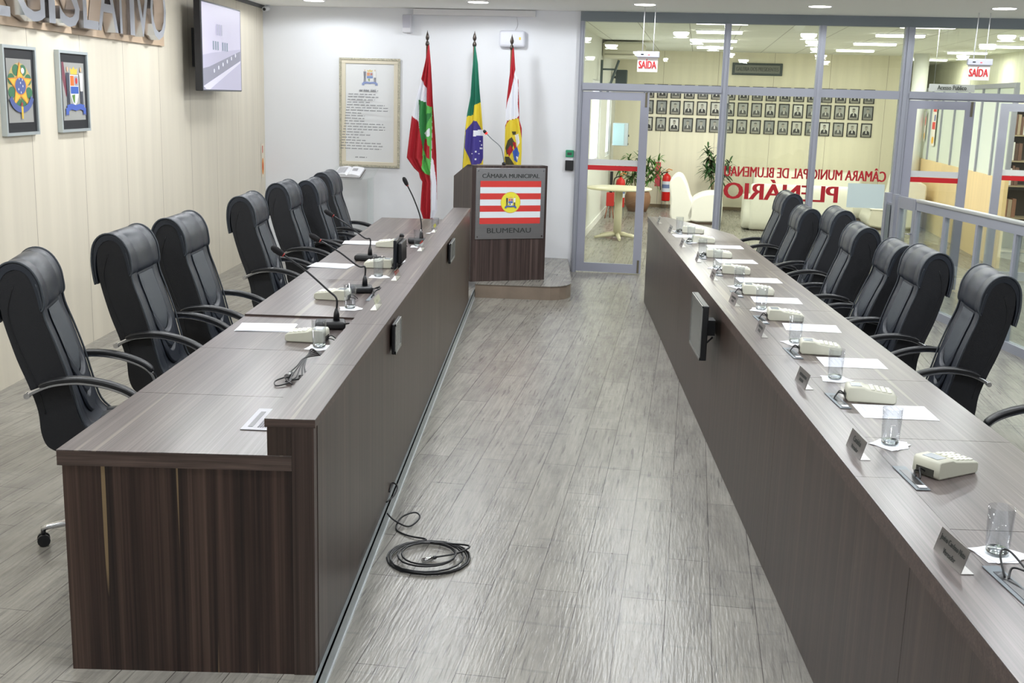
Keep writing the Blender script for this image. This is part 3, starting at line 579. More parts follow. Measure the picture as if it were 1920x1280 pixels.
MB().rbox(-0.71, 0.72, -0.06, -0.002, -0.035, 0.034, 0.006).build('case', mat('case_white', (232, 232, 234), 0.6), e)
e = at_room('emergency_light', 'white emergency light box above the flags', 'emergency light', 3.012, 0, 2.652)
MB().rbox(-0.15, 0.15, -0.10, -0.002, -0.092, 0.092, 0.03, 4).build('body', mat('box_white', (226, 228, 238), 0.45), e)
MB().box(0.085, 0.105, -0.1012, -0.1, -0.012, 0.018).build('label', mat('yellow_label', (236, 206, 60), 0.5), e)
mb = MB().tube(spline([(0.02, -0.02, 0.09), (0.05, -0.008, 0.17), (0.02, -0.006, 0.31)], 5), 0.003, 5); mb.build('cable', mat('white_cable', (220, 220, 224), 0.5), e)
e = at_room('access_reader', 'green-topped black access reader on the wall beside the gallery door', 'reader', 3.72, 0, 1.30)
MB().rbox(-0.045, 0.045, -0.045, -0.002, 0.035, 0.118, 0.006).build('green_box', mat('reader_green', (42, 148, 104), 0.4), e); MB().rbox(-0.046, 0.046, -0.05, -0.002, -0.118, 0.0, 0.006).build('black_box', M_BLACK, e)
MB().box(-0.026, 0.026, -0.0465, -0.045, 0.06, 0.09).build('display', mat('reader_display', (60, 70, 66), 0.4), e); MB().box(-0.04, 0.04, -0.03, -0.002, 0.0, 0.035).build('bracket', M_WHITE, e)
e = thing('security_camera', 'small white security camera in the ceiling corner', 'camera', room(0.11, -0.12, ZC), A)
mb = MB().lathe([(0.028, -0.006), (0.03, 0)], 0, 0, 14); mb.build('mount', M_WHITE, e)
mb = MB().tube([(0.0, 0, -0.035), (0.0, -0.12, -0.055)], 0.028, 14).tube([(0, 0, 0), (0, 0, -0.035)], 0.008, 6); mb.build('barrel', M_WHITE, e); MB().tube([(0, -0.12, -0.055), (0, -0.125, -0.056)], 0.018, 12).build('lens', M_BLACK, e)
# acrylic stand with the open book
e = at_room('acrylic_stand', 'clear acrylic stand against the white wall holding an open book', 'stand', 1.20, -0.40, DA)
ACR = glass_mat('clear_acrylic', (0.955, 0.956, 0.957, 1), 0.02)
MB().box(-0.20, 0.20, -0.006, 0.0, 0.0, 0.945).build('front_panel', ACR, e); MB().box(-0.205, -0.199, -0.005, 0.26, 0, 0.95).build('side_panel', ACR, e); MB().box(0.199, 0.205, -0.005, 0.26, 0, 0.95).build('side_panel', ACR, e)
MB().add([(-0.26, -0.07, 0.935), (0.27, -0.07, 0.935), (0.27, 0.27, 1.06), (-0.26, 0.27, 1.06), (-0.26, -0.07, 0.945), (0.27, -0.07, 0.945), (0.27, 0.27, 1.07), (-0.26, 0.27, 1.07)], [(0, 3, 2, 1), (4, 5, 6, 7), (0, 1, 5, 4), (1, 2, 6, 5), (2, 3, 7, 6), (3, 0, 4, 7)]).build('top_plate', glass_mat('acrylic_top', (0.985, 0.986, 0.986, 1), 0.01), e)
bk = at_room('open_book', 'open book lying on the acrylic stand', 'book', 1.20, -0.40, DA)
th = atan2(0.125, 0.34); BX = Matrix.Translation((-0.035, -0.05, 0.956)) @ Matrix.Rotation(th, 4, 'X')
for sg_ in (-1, 1):
    mb = MB(); pr_ = [(0, 0.028), (0.02, 0.042), (0.06, 0.045), (0.11, 0.038), (0.155, 0.026), (0.155, 0.004), (0, 0.004)]
    mb.prism_xz([(x * sg_, z) for x, z in (pr_ if sg_ > 0 else pr_[::-1])], 0.0, 0.23); mb.build('pages', M_PAPER, bk, BX)
MB().rbox(-0.165, 0.165, -0.008, 0.238, 0.0, 0.004, 0.0015).build('cover', mat('book_cover', (92, 84, 80), 0.6), bk, BX)
a = Art(BX @ basis((0, 0, 0.0445), (1, 0, 0), (0, 1, 0), (0, 0, 1)))
a.rect(C('book_ink', 190, 190, 196), -0.13, .03, -0.03, .19); a.rect(C('book_photo', 176, 176, 182), 0.04, .10, 0.10, .17); a.build('print', bk)
# ================================================================== FLAGS
def inpoly(x, y, P):
    c = False; n = len(P)
    for i in range(n):
        (x1, y1), (x2, y2) = P[i], P[i - 1]
        if (y1 > y) != (y2 > y) and x < (x2 - x1) * (y - y1) / (y2 - y1) + x1: c = not c
    return c
def flag(s_pole, z_tip, lab, left, right, regions, base, folds=4, seed=1, t=-0.45, foot_z=0.0):
    if s_pole > 2.9: foot_z = 0.1445
    """cloth hanging in folds from the pole; left/right give its outline, regions its colours"""
    e = thing('flag_on_pole', lab, 'flag', room(s_pole, t, foot_z), A, 'flags on poles at the back wall')
    z_tip -= foot_z
    MB().tube([(0, 0, 0.03), (0, 0, z_tip - 0.15)], 0.014, 10).build('pole', M_POLE, e)
    MB().lathe([(0.001, 0), (0.15, 0), (0.15, 0.012), (0.05, 0.03), (0.022, 0.06), (0.02, 0.10)], 0, 0, 20).build('base', M_BRONZE, e)
    MB().lathe([(0.014, z_tip - .17), (0.02, z_tip - .165), (0.024, z_tip - .145), (0.016, z_tip - .125), (0.008, z_tip - .11), (0.018, z_tip - .095), (0.022, z_tip - .075), (0.012, z_tip - .04), (0.005, z_tip - .02), (0.001, z_tip)], 0, 0, 14).build('finial', M_BRONZE, e)
    def interp(P, z):
        for (z0, x0), (z1, x1) in zip(P, P[1:]):
            if z0 >= z >= z1: k = (z0 - z) / (z0 - z1 + 1e-9); return x0 + (x1 - x0) * k
        return P[0][1] if z > P[0][0] else P[-1][1]
    left = [(z - foot_z, x - s_pole) for x, z in left]; right = [(z - foot_z, x - s_pole) for x, z in right]
    ztop = left[0][0]; zbl = left[-1][0]; zbr = right[-1][0]
    mats = [m_ for m_, _ in regions] + [base]; mb = MB(); NU, NV = 72, 190; rnd = random.Random(seed); ph = rnd.uniform(0, 6)
    for j in range(NV + 1):
        for i in range(NU + 1):
            u = i / NU; zb = zbl + (zbr - zbl) * u; z = ztop + (zb - ztop) * j / NV
            xl, xr = interp(left, z), interp(right, z); wd = xr - xl; x = xl + wd * u
            dp = 0.012 + 0.30 * wd; dn = min(1, (ztop - z) / 0.25)
            y = -0.03 - dn * dp * 0.30 * (1 + sin(u * folds * 2 * pi + ph + 0.35 * sin(z * 3))) * (0.55 + 0.45 * sin(pi * u)) - 0.01 * sin(z * 5 + u * 4)
            mb.v.append(Vector((x, y, z)))
    mb.smooth = True
    for j in range(NV):
        for i in range(NU):
            a_ = j * (NU + 1) + i; q = (mb.v[a_] + mb.v[a_ + NU + 2]) / 2; k = len(regions)
            for ri in range(len(regions) - 1, -1, -1):
                if any(inpoly(q.x + s_pole, q.z + foot_z, P) for P in regions[ri][1]): k = ri; break
            mb.cur = k; mb.face([a_, a_ + 1, a_ + NU + 2, a_ + NU + 1])
    mb.build('cloth', mats, e)
FR = mat('flag_red', (172, 24, 38), 0.7); FW = mat('flag_white', (236, 238, 246), 0.7); FG = mat('flag_light_green', (96, 184, 88), 0.7); FDG = mat('flag_mid_green', (50, 128, 66), 0.7)
FB = mat('flag_brazil_green', (20, 108, 84), 0.7); FY = mat('flag_yellow', (228, 204, 54), 0.7); FBL = mat('flag_blue', (66, 56, 140), 0.7); FK = mat('flag_dark', (66, 64, 44), 0.7)
flag(2.108, 2.706, 'red, white and green flag, leftmost of the three', [(2.125, 2.545), (2.09, 2.35), (2.049, 2.172), (1.995, 1.98), (1.948, 1.741), (1.896, 1.287), (1.98, 1.17), (2.036, 1.122), (2.05, 1.06), (2.076, 1.019), (2.065, 0.85), (2.06, 0.699), (2.105, 0.56)],
     [(2.135, 2.55), (2.165, 2.30), (2.182, 2.1), (2.195, 1.9), (2.225, 1.55), (2.241, 1.33), (2.252, 1.026), (2.262, 0.695), (2.20, 0.56)],
     [(FW, [[(2.0, 2.17), (2.05, 2.17), (2.10, 2.09), (2.115, 2.07), (2.12, 1.9), (2.155, 1.82), (2.18, 1.80), (2.185, 1.3), (2.20, 1.27), (2.245, 1.02), (2.27, 0.6), (2.18, 0.6), (2.17, 1.15), (2.05, 1.6), (2.03, 1.69), (1.93, 1.78), (1.97, 1.98)], ]),
      (FR, [[(1.88, 1.76), (1.95, 1.745), (2.03, 1.66), (2.045, 1.0), (1.88, 1.0)]]),
      (FG, [[(2.02, 1.94), (2.11, 1.915), (2.115, 1.885), (2.18, 1.86), (2.18, 1.13), (2.165, 1.09), (2.08, 1.14), (2.075, 1.5), (2.04, 1.66)]]),
      (FDG, [[(2.02, 1.94), (2.11, 1.915), (2.105, 1.4), (2.085, 1.36), (2.04, 1.66)]]),
      (FR, [[(2.095, 1.50), (2.13, 1.51), (2.14, 1.44), (2.165, 1.42), (2.165, 1.28), (2.13, 1.30), (2.09, 1.38)]]),
      (FW, [[(2.09, 1.57), (2.16, 1.63), (2.165, 1.54), (2.13, 1.53)]]),
      (FDG, [[(2.10, 1.78), (2.17, 1.80), (2.17, 1.76), (2.14, 1.70), (2.11, 1.64)], [(2.09, 1.33), (2.12, 1.3), (2.10, 1.22)]])], FR, 3, 1)
cx, cz = 2.725, 1.50
flag(2.648, 2.71, 'green, yellow and blue flag, middle of the three', [(2.652, 2.545), (2.63, 2.20), (2.622, 2.0), (2.59, 1.80), (2.575, 1.65), (2.55, 1.25), (2.54, 1.0), (2.54, 0.75)], [(2.662, 2.55), (2.70, 2.35), (2.73, 2.05), (2.752, 1.86), (2.776, 1.6), (2.785, 1.3), (2.79, 1.0), (2.78, 0.75)],
     [(FY, [[(2.58, 1.77), (2.66, 1.79), (2.668, 1.90), (2.80, 1.96), (2.80, 0.9), (2.55, 1.2), (2.57, 1.45), (2.575, 1.6)]]),
      (FBL, [[(2.58, 1.62), (2.665, 1.73), (2.70, 1.72), (2.75, 1.64), (2.79, 1.58), (2.79, 1.32), (2.76, 1.25), (2.66, 1.22), (2.57, 1.42)]]),
      (FW, [[(2.665, 1.62), (2.79, 1.63), (2.79, 1.565), (2.665, 1.555)]] + [[(x - .008, z - .008), (x + .008, z - .008), (x + .008, z + .008), (x - .008, z + .008)] for x, z in ((2.74, 1.50), (2.76, 1.46), (2.745, 1.42), (2.70, 1.38), (2.73, 1.36), (2.66, 1.36), (2.70, 1.30), (2.765, 1.42))])], FB, 2, 3)
flag(3.072, 2.684, 'red, white and yellow flag, rightmost of the three behind the lectern', [(3.085, 2.535), (3.07, 2.35), (3.054, 2.186), (3.035, 1.95), (3.03, 1.774), (3.028, 1.5), (3.02, 1.2), (3.02, 0.8)], [(3.10, 2.54), (3.115, 2.40), (3.13, 2.25), (3.163, 2.189), (3.178, 1.95), (3.185, 1.75), (3.215, 1.662), (3.222, 1.4), (3.22, 1.1), (3.20, 0.8)],
     [(FW, [[(3.025, 1.80), (3.045, 1.95), (3.085, 2.07), (3.125, 2.30), (3.15, 2.25), (3.165, 2.1), (3.165, 1.92), (3.18, 1.80), (3.16, 1.77), (3.05, 1.74), (3.02, 1.66)]]),
      (FY, [[(3.02, 1.60), (3.04, 1.70), (3.075, 1.745), (3.175, 1.77), (3.20, 1.65), (3.225, 1.5), (3.225, 0.8), (3.02, 0.8)]]),
      (FK, [[(3.035, 1.44), (3.06, 1.52), (3.11, 1.56), (3.14, 1.50), (3.10, 1.38), (3.05, 1.36)], [(3.03, 1.34), (3.09, 1.34), (3.20, 1.16), (3.20, 1.12), (3.15, 1.14), (3.04, 1.25)], [(3.11, 1.62), (3.15, 1.62), (3.15, 1.59), (3.12, 1.58)]]),
      (FR, [[(3.05, 1.40), (3.10, 1.47), (3.13, 1.42), (3.09, 1.34)], [(3.12, 1.50), (3.15, 1.50), (3.16, 1.44), (3.14, 1.42)]]),
      (mat('flag_royal_blue', (58, 96, 186), 0.7), [[(3.12, 1.40), (3.17, 1.46), (3.20, 1.38), (3.18, 1.28), (3.14, 1.30)]]),
      (FW, [[(3.14, 1.58), (3.18, 1.60), (3.20, 1.50), (3.17, 1.45)], [(3.16, 1.35), (3.19, 1.34), (3.18, 1.30)]])], FR, 2, 5)
# ================================================================== PLATFORM AND LECTERN
pl = [(-0.706, 11.47), (0.06, 11.45), (0.15, 11.49), (0.22, 11.57), (0.262, 11.68), (0.272, 11.82), tuple(room(3.74, -0.002)[:2]), tuple(room(2.77, -0.002)[:2])]
o = thing('platform', 'low wood-covered platform with a rounded corner under the lectern', 'platform', (0, 0, 0))
MB().prism(pl, 0.0, 0.137).build('riser', mat('platform_riser', (128, 114, 100), 0.5, noise=0.12, nscale=6), o)
MB().prism([(x, y) if y > 12.5 else (x + (0.006 if x > 0 else 0), y - 0.008) for x, y in pl], 0.137, 0.144).build('top', M_FLOOR, o)
LA = atan2(11.872 - 11.569, -0.011 + 0.766); LWD = 0.8135
le = thing('lectern', 'brown wood lectern with a striped steel plate on its front', 'lectern', (-0.766, 11.569, 0.144), LA); H = 1.176
MB().box(0.0, LWD, 0, 0.03, 0, H).build('front_panel', M_LECT, le)
for nm, x0 in (('side_panel', 0.0), ('side_panel', LWD - 0.03)):
    mb = MB(); xx0, xx1 = x0, x0 + 0.03; pp = [(0.031, 0), (0.62, 0), (0.62, 1.03), (0.16, H), (0.031, H)]
    vs = [(xx0, y, z) for y, z in pp] + [(xx1, y, z) for y, z in pp]; n = 5
    mb.add(vs, [list(range(n)), list(range(n, 2 * n))[::-1]] + [(i, n + i, n + (i + 1) % n, (i + 1) % n) for i in range(n)]); mb.build(nm, M_DESKFRONT, le)
MB().box(0.0, LWD, 0.031, 0.16, H - 0.025, H + 0.0).build('top_ledge', M_TRIM, le); MB().add([(0.031, .16, 1.12), (LWD - .031, .16, 1.12), (LWD - .031, .61, .99), (.031, .61, .99), (0.031, .16, 1.14), (LWD - .031, .16, 1.14), (LWD - .031, .61, 1.01), (.031, .61, 1.01)], [(0, 3, 2, 1), (4, 5, 6, 7), (0, 1, 5, 4), (1, 2, 6, 5), (2, 3, 7, 6), (3, 0, 4, 7)]).build('reading_shelf', M_DESKFRONT, le)
pz0, pz1 = 0.435, 1.152; px0, px1 = 0.040, LWD - 0.028
lp = MB().rbox(px0, px1, -0.012, -0.001, pz0, pz1, 0.002).build('steel_plate', M_STEEL, le)
a = Art(FRONT((0, -0.0125, 0))); W_ = px1 - px0; fx0, fx1 = px0 + 0.045, px1 - 0.045; fz0, fz1 = pz0 + 0.155, pz1 - 0.128
hh = (fz1 - fz0) / 7
for i in range(7): a.rect(C('stripe_red', 206, 54, 48) if i % 2 == 0 else C('stripe_white', 222, 230, 234), fx0, fz0 + i * hh, fx1, fz0 + (i + 1) * hh)
fcx, fcz = (fx0 + fx1) / 2, (fz0 + fz1) / 2
a.ell(C('disc_edge', 206, 120, 50), fcx, fcz, 0.107, 0.107, 40); a.ell(C('disc_yellow', 230, 222, 60), fcx, fcz, 0.104, 0.104, 40); crest(a, fcx, fcz + 0.005, 0.088)
a.build('striped_flag', lp)
mb = MB(); text_mb(mb, 'CÂMARA MUNICIPAL', W_ * 0.83, 0.052, FRONT((px0 + W_ * .085, -0.0125, pz1 - 0.098)), 0.0012, 0.03); mb.build('lettering', M_TEXT, lp); mb = MB(); text_mb(mb, 'BLUMENAU', W_ * 0.64, 0.050, FRONT((px0 + W_ * .17, -0.0125, pz0 + 0.062)), 0.0012, 0.02); mb.build('lettering', M_TEXT, lp)
for x, z in ((px0 + .022, pz0 + .025), (px1 - .022, pz0 + .025), (px0 + .022, pz1 - .025), (px1 - .022, pz1 - .025)):
    MB().tube([(x, -0.012, z), (x, -0.018, z)], 0.007, 10).build('screw', M_CHROME, lp)
mi = thing('lectern_microphone', 'thin gooseneck microphone with a red-lit head on the lectern', 'microphone', (-0.766, 11.569, 0.144), LA)
mb = MB().tube(spline([(0.37, 0.1, H + 0.002), (0.365, 0.1, H + 0.07), (0.33, 0.1, H + 0.18), (0.24, 0.12, H + 0.26), (0.16, 0.12, H + 0.335)], 6), 0.0045, 7); mb.build('gooseneck', M_ALUD, mi)
MB().lathe([(0.02, H + 0.001), (0.02, H + 0.02), (0.01, H + 0.03)], 0.37, 0.1, 12).build('socket', M_BLACK, mi)
MB().tube([(0.185, 0.12, H + 0.310), (0.172, 0.12, H + 0.323)], 0.0145, 12).build('red_ring', mat('mic_red', (235, 40, 34), 0.4, emit=1.2), mi); MB().tube(spline([(0.172, 0.12, H + 0.323), (0.150, 0.12, H + 0.345)], 3), [0.015, 0.017, 0.015, 0.008], 12).build('head', M_BLACK, mi)
# ================================================================== DESKS
ZDY = lambda y: ZD + (0.010 if y > 5.83 else 0.0)
AE = 0.0345; XF = -0.7228; Y0 = 3.5301; YL = 10.7946
yend = lambda x: Y0 + AE * (x - XF)
def slab(x0, x1, ya, yb, z0, z1, near=False):
    if near: return MB().prism([(x0, yend(x0)), (x1, yend(x1)), (x1, yb), (x0, yb)], z0, z1)
    return MB().prism([(x0, ya), (x1, ya), (x1, yb), (x0, yb)], z0, z1)
dk = thing('council_desk', 'long brown desk with a raised front ledge on the left side', 'desk', (-1.14, Y0, DA))
dk_xf = Matrix.Translation((1.14, -Y0, -DA))
def dpart(mb, name, m_): return mb.build(name, m_, dk, dk_xf)
seams = [Y0, 4.245, 5.06, 5.835, 7.05, 8.35, 9.6, YL]
for i in range(len(seams) - 1): dpart(slab(-1.5597, -0.80, seams[i] + (0.0015 if i else 0), seams[i + 1] - 0.0015, ZDY(seams[i] + .1) - 0.003, ZDY(seams[i] + .1), i == 0), 'desktop', M_DESKTOPLIT)
dpart(slab(-1.5597, -0.80, 0, 5.825, ZD - 0.052, ZD - 0.0035, True), 'desktop_edge', M_TRIM); dpart(slab(-1.5597, -0.80, 5.8365, YL, ZD - 0.042, ZD + 0.0065), 'desktop_edge', M_TRIM)
ls = [Y0, 4.30, 5.11, 6.3, 7.9, 9.4, YL]
for i in range(len(ls) - 1): dpart(slab(-0.886, XF, ls[i] + (0.0008 if i else -0.004), ls[i + 1] - 0.0008, ZL - 0.002, ZL, i == 0), 'ledge_top', M_DESKTOPLIT)
dpart(slab(-0.886, XF, 0, YL, ZL - 0.028, ZL - 0.0025, True), 'ledge_edge', M_TRIM)
mb = slab(-0.878, -0.80, 0, YL, ZD + 0.0105, ZL - 0.0285, True); dpart(slab(-0.878, -0.80, 0, 5.83, ZD + 0.0005, ZD + 0.0104, True), 'riser_foot', M_DESKFRONT); dpart(mb, 'ledge_riser', M_DESKFRONT)
dpart(MB().prism([(-1.545, yend(-1.545) + 0.004), (-0.80, yend(-0.80) + 0.004), (-0.80, yend(-.8) + 0.03), (-1.545, yend(-1.545) + 0.03)], DA, ZD - 0.0525), 'end_panel', M_DESKEND)
dpart(MB().prism([(-0.7995, yend(-0.7995)), (-0.7275, yend(-.7275)), (-0.7275, Y0 + 0.05), (-0.7995, Y0 + 0.05)], DA, ZL - 0.0285), 'corner_post', M_TRIMZ)
fs = [Y0 + 0.051, 5.45, 7.9, YL - 0.03]
for i in range(3): dpart(MB().box(-0.755, -0.7255, fs[i], fs[i + 1] - 0.002, DA, ZL - 0.0285), 'front_panel', M_DESKFRONT)
dpart(MB().box(-1.30, -0.7255, YL - 0.028, YL, DA, ZD - 0.0525), 'far_end_panel', M_DESKFRONT)
for y in (5.83, 8.35): dpart(MB().box(-1.30, -0.757, y - 0.012, y + 0.012, DA, ZD - 0.0525), 'divider', M_DESKFRONT)
rd = thing('council_desk', 'long brown desk on the right lined with papers, glasses and keypads', 'desk', (1.32, 6.8, 0)); rxf = Matrix.Translation((-1.32, -6.8, 0))
def rpart(mb, name, m_): return mb.build(name, m_, rd, rxf)
YN, YR = 0.9, 11.5695; xr = lambda y: 0.9964 + 0.0019 * (y - 5)
sm = [YN, 2.2, 3.035, 3.915, 4.80, 6.44, 8.02, 9.6, YR]
rs_ = [YN, 3.47, 5.22, 6.43, 9.6, YR]
def quad(x0, x1, ya, yb, z0, z1): return MB().prism([(xr(ya) + x0, ya), (xr(ya) + x1, ya), (xr(yb) + x1, yb), (xr(yb) + x0, yb)], z0, z1)
for i in range(len(rs_) - 1): rpart(quad(0.0, 0.150, rs_[i] + 0.0008, rs_[i + 1] - 0.0008, ZR - 0.003, ZR), 'front_strip', M_DESKTOPLIT)
for i in range(len(sm) - 1):
    if i == len(sm) - 2: mb = MB().prism([(xr(sm[i]) + .1508, sm[i] + .0015), (1.652, sm[i] + .0015), (1.652, 10.2), (1.50, 10.75), (1.20, YR), (xr(YR) + .1508, YR)], ZR - .003, ZR)
    else: mb = quad(0.1508, 0.655, sm[i] + .0015, sm[i + 1] - .0015, ZR - .003, ZR)
    rpart(mb, 'desktop', M_DESKTOPLIT)
rpart(quad(0.0, 0.64, YN, 10.2, ZR - 0.055, ZR - .0035), 'desktop_edge', M_TRIM)
rpart(MB().prism([(xr(10.2), 10.201), (1.64, 10.201), (1.49, 10.74), (1.20, YR - .01), (xr(YR), YR)], ZR - 0.055, ZR - .0035), 'desktop_edge', M_TRIM)
fs = [YN, 2.9, 4.75, 6.6, 8.5, YR]
for i in range(5): rpart(quad(0.006, 0.03, fs[i] + .001, fs[i + 1] - .001, 0.0, ZR - .0555), 'front_panel', M_DESKFRONT)
rpart(MB().prism([(xr(YR) + .031, YR - .03), (1.19, YR - .03), (1.19, YR - .005), (xr(YR) + .031, YR - .005)], 0, ZR - .0555), 'far_end_panel', M_DESKFRONT)
for y in (3.035, 4.8, 6.44, 8.02, 9.6): rpart(MB().box(1.035, 1.40, y - 0.012, y + 0.012, 0.0, ZR - .0555), 'divider', M_DESKFRONT)
# ================================================================== CHAIRS
def sweep2(path, th):
    P = [Vector((x, z)) for x, z in path]; L = []; R = []
    for i, p in enumerate(P):
        d = (P[min(i + 1, len(P) - 1)] - P[max(i - 1, 0)]).normalized(); n = Vector((-d.y, d.x)); t = th[i] if isinstance(th, list) else th
        L.append(tuple(p + n * t / 2)); R.append(tuple(p - n * t / 2))
    return L + R[::-1]
HX = lambda L: [(-.33 + (x + .33) * .92, z) for x, z in L]
def make_chair():
    t = thing('office_chair', 'chair', 'chair')
    front = s2([(-.03, .435), (-.09, .50), (-.125, .62), (-.155, .74), (-.195, .865), (-.228, .96), (-.242, 1.05), (-.258, 1.11), (-.285, 1.155), (-.33, 1.178)], 4, False)
    rear = s2([(-.375, 1.165), (-.408, 1.12), (-.412, 1.03), (-.395, .93), (-.355, .79), (-.31, .67), (-.277, .56), (-.268, .46), (-.245, .40), (-.20, .372)], 4, False)
    prof = front + rear + s2([(-.15, .375), (-.05, .40)], 2, False)[:]
    nf = len(front)
    def g(d): return lambda i: d if i < nf else 0.0
    ys = [-.224, -.220, -.208, -.18, -.145, -.126, -.120, -.114, -.10, 0, .10, .114, .120, .126, .145, .18, .208, .220, .224]
    ins = [.022, .010, .002, 0, 0, g(.004), g(.012), g(.006), g(.004), g(.004), g(.004), g(.006), g(.012), g(.004), 0, 0, .002, .010, .022]
    MB().profile(prof, ys, ins).build('backrest', M_LEATHER, t)
    for sy in (-1, 1):
        mb = MB(); q = [(x * .93 - .0185, z * .985 + .012) for x, z in prof]; y0, y1 = (.2245, .228) if sy > 0 else (-.228, -.2245)
        mb.prism_xz(q, y0, y1); mb.build('side_panel', M_FABRIC, t)
    outer = HX([(-.232, .992), (-.219, 1.015), (-.222, 1.06), (-.234, 1.115), (-.270, 1.172), (-.325, 1.202), (-.385, 1.192), (-.426, 1.142), (-.437, 1.06), (-.430, .985), (-.422, .945)])
    hp = s2(outer, 4, False) + s2(HX([(-.408, .948), (-.417, 1.03), (-.406, 1.11), (-.372, 1.158), (-.325, 1.170), (-.285, 1.147), (-.262, 1.10), (-.248, 1.05), (-.238, .995)]), 4, False)
    ys = [-.231, -.227, -.216, -.18, -.130, -.119, -.108, 0, .108, .119, .130, .18, .216, .227, .231]; hn = len(s2(outer, 4, False)); hk = lambda d: (lambda i: d if i < hn else 0.0)
    ins = [hk(.009), hk(.004), 0, 0, 0, hk(.005), 0, 0, 0, hk(.005), 0, 0, 0, hk(.004), hk(.009)]
    MB().profile(hp, ys, ins).build('headrest', M_LEATHER, t)
    for sy in (-.2305, .2305):
        MB().tube([(x, sy, z) for x, z in s2(outer, 4, False)], .0055, 6).tube([(x + .001, sy * .985, z) for x, z in front[:-8]], .005, 6).build('piping', M_LEATHER2, t)
        MB().tube([(x + (.055 if True else 0), sy * .994, z) for x, z in s2([(-.40, 1.10), (-.425, 1.0), (-.41, .90), (-.37, .78), (-.325, .66), (-.30, .55)], 4, False)], .0018, 5).build('side_seam', M_BLACK, t)
    # quilted front: tall U panel and crescent pads
    fz = lambda z: next((front[i][0] + (front[i + 1][0] - front[i][0]) * (z - front[i][1]) / (front[i + 1][1] - front[i][1]) for i in range(nf - 1) if front[i][1] <= z <= front[i + 1][1]), front[0][0])
    def pad(name, zt, zb, hw, round_b, th, m_, cut=None):
        NU, NV = 14, 18; mb = MB(); mb.smooth = True
        for j in range(NV + 1):
            for i in range(NU + 1):
                u = -1 + 2 * i / NU; y = u * hw; low = zb + round_b * (1 - sqrt(max(0, 1 - u * u))); hi = zt if cut is None else cut[0] + cut[1] * (1 - sqrt(max(0, 1 - u * u)))
                z = low + (hi - low) * j / NV; e = min(1, (1 - abs(u)) * 7) * min(1, min(j, NV - j) / 2.0)
                mb.v.append(Vector((fz(z) + .001 + th * e, y, z)))
        for j in range(NV):
            for i in range(NU): a_ = j * (NU + 1) + i; mb.face([a_, a_ + 1, a_ + NU + 2, a_ + NU + 1])
        mb.build(name, m_, t)
    pad('centre_panel', .985, .690, .112, .11, .006, M_LEATHER2)
    pad('crescent_pad', 0, .585, .112, .13, .016, M_LEATHER, (.680, .11)); pad('lumbar_pad', 0, .50, .100, .11, .012, M_LEATHER, (.575, .13))
    sp = s2([(-.15, .378), (.10, .36), (.24, .365), (.285, .395), (.288, .435), (.25, .468), (.12, .475), (-.02, .462), (-.13, .448)], 4)
    ys = [-.245, -.238, -.215, -.16, -.15, -.14, 0, .14, .15, .16, .215, .238, .245]; ins = [.028, .012, .001, 0, .006, 0, -.003, 0, .006, 0, .001, .012, .028]
    MB().profile(sp, ys, ins).build('seat', M_LEATHER, t)
    for sy in (-1, 1):
        y = sy * .268; arm = s2([(-.315, .638), (-.27, .665), (-.20, .690), (-.10, .697), (.0, .680), (.085, .648), (.135, .610), (.155, .56), (.150, .49), (.115, .425), (.05, .385)], 4, False)
        MB().profile(sweep2(arm, .017), [y - .022, y - .019, y + .019, y + .022], [.004, 0, 0, .004]).build('arm_frame', M_CHROMEG, t)
        padp = [(x, z + .012) for x, z in arm[5:26]]
        MB().profile(sweep2(padp, [.014] + [.022] * 19 + [.014]), [y - .026, y - .021, y + .021, y + .026], [.006, 0, 0, .006]).build('arm_pad', M_BLACK, t)
        MB().tube([(-.305, y - .026, .645), (-.305, y + .026, .645)], .013, 12).build('arm_bolt', M_CHROME, t)
    MB().box(-.13, .13, -.10, .10, .335, .372).build('seat_plate', M_BLACK, t)
    MB().lathe([(.026, .09), (.026, .24), (.018, .24), (.018, .335)], 0, 0, 14).build('gas_lift', M_BLACK, t)
    b = MB().lathe([(.04, .075), (.045, .10), (.034, .125)], 0, 0, 16).build('base_hub', M_CHROME, t)
    for k in range(5):
        an = radians(-96 + 72 * k); c_, s_ = cos(an), sin(an)
        lg = MB().tube([(c_ * .03, s_ * .03, .105), (c_ * .16, s_ * .16, .098), (c_ * .31, s_ * .31, .082), (c_ * .335, s_ * .335, .074)], [.02, .017, .013, .012], 8).build('base_leg', M_CHROME, t)
        cs = MB(); cx, cy = c_ * .328, s_ * .328
        cs.tube([(cx, cy, .072), (cx, cy, .045)], .010, 8)
        for sd in (-1, 1): cs.tube([(cx - s_ * .007 * sd, cy + c_ * .007 * sd, .0265), (cx - s_ * .024 * sd, cy + c_ * .024 * sd, .0265)], [.026, .026], 14)
        cs.build('caster', M_BLACK, lg)
    return t
ch0 = make_chair(); first = [True]
UP = ('backrest', 'side_panel', 'headrest', 'piping', 'centre_panel', 'side_seam', 'crescent_pad', 'lumbar_pad', 'seat', 'arm_frame', 'arm_pad', 'arm_bolt', 'seat_plate')
BK = ('backrest', 'side_panel', 'headrest', 'piping', 'centre_panel', 'side_seam', 'crescent_pad', 'lumbar_pad')
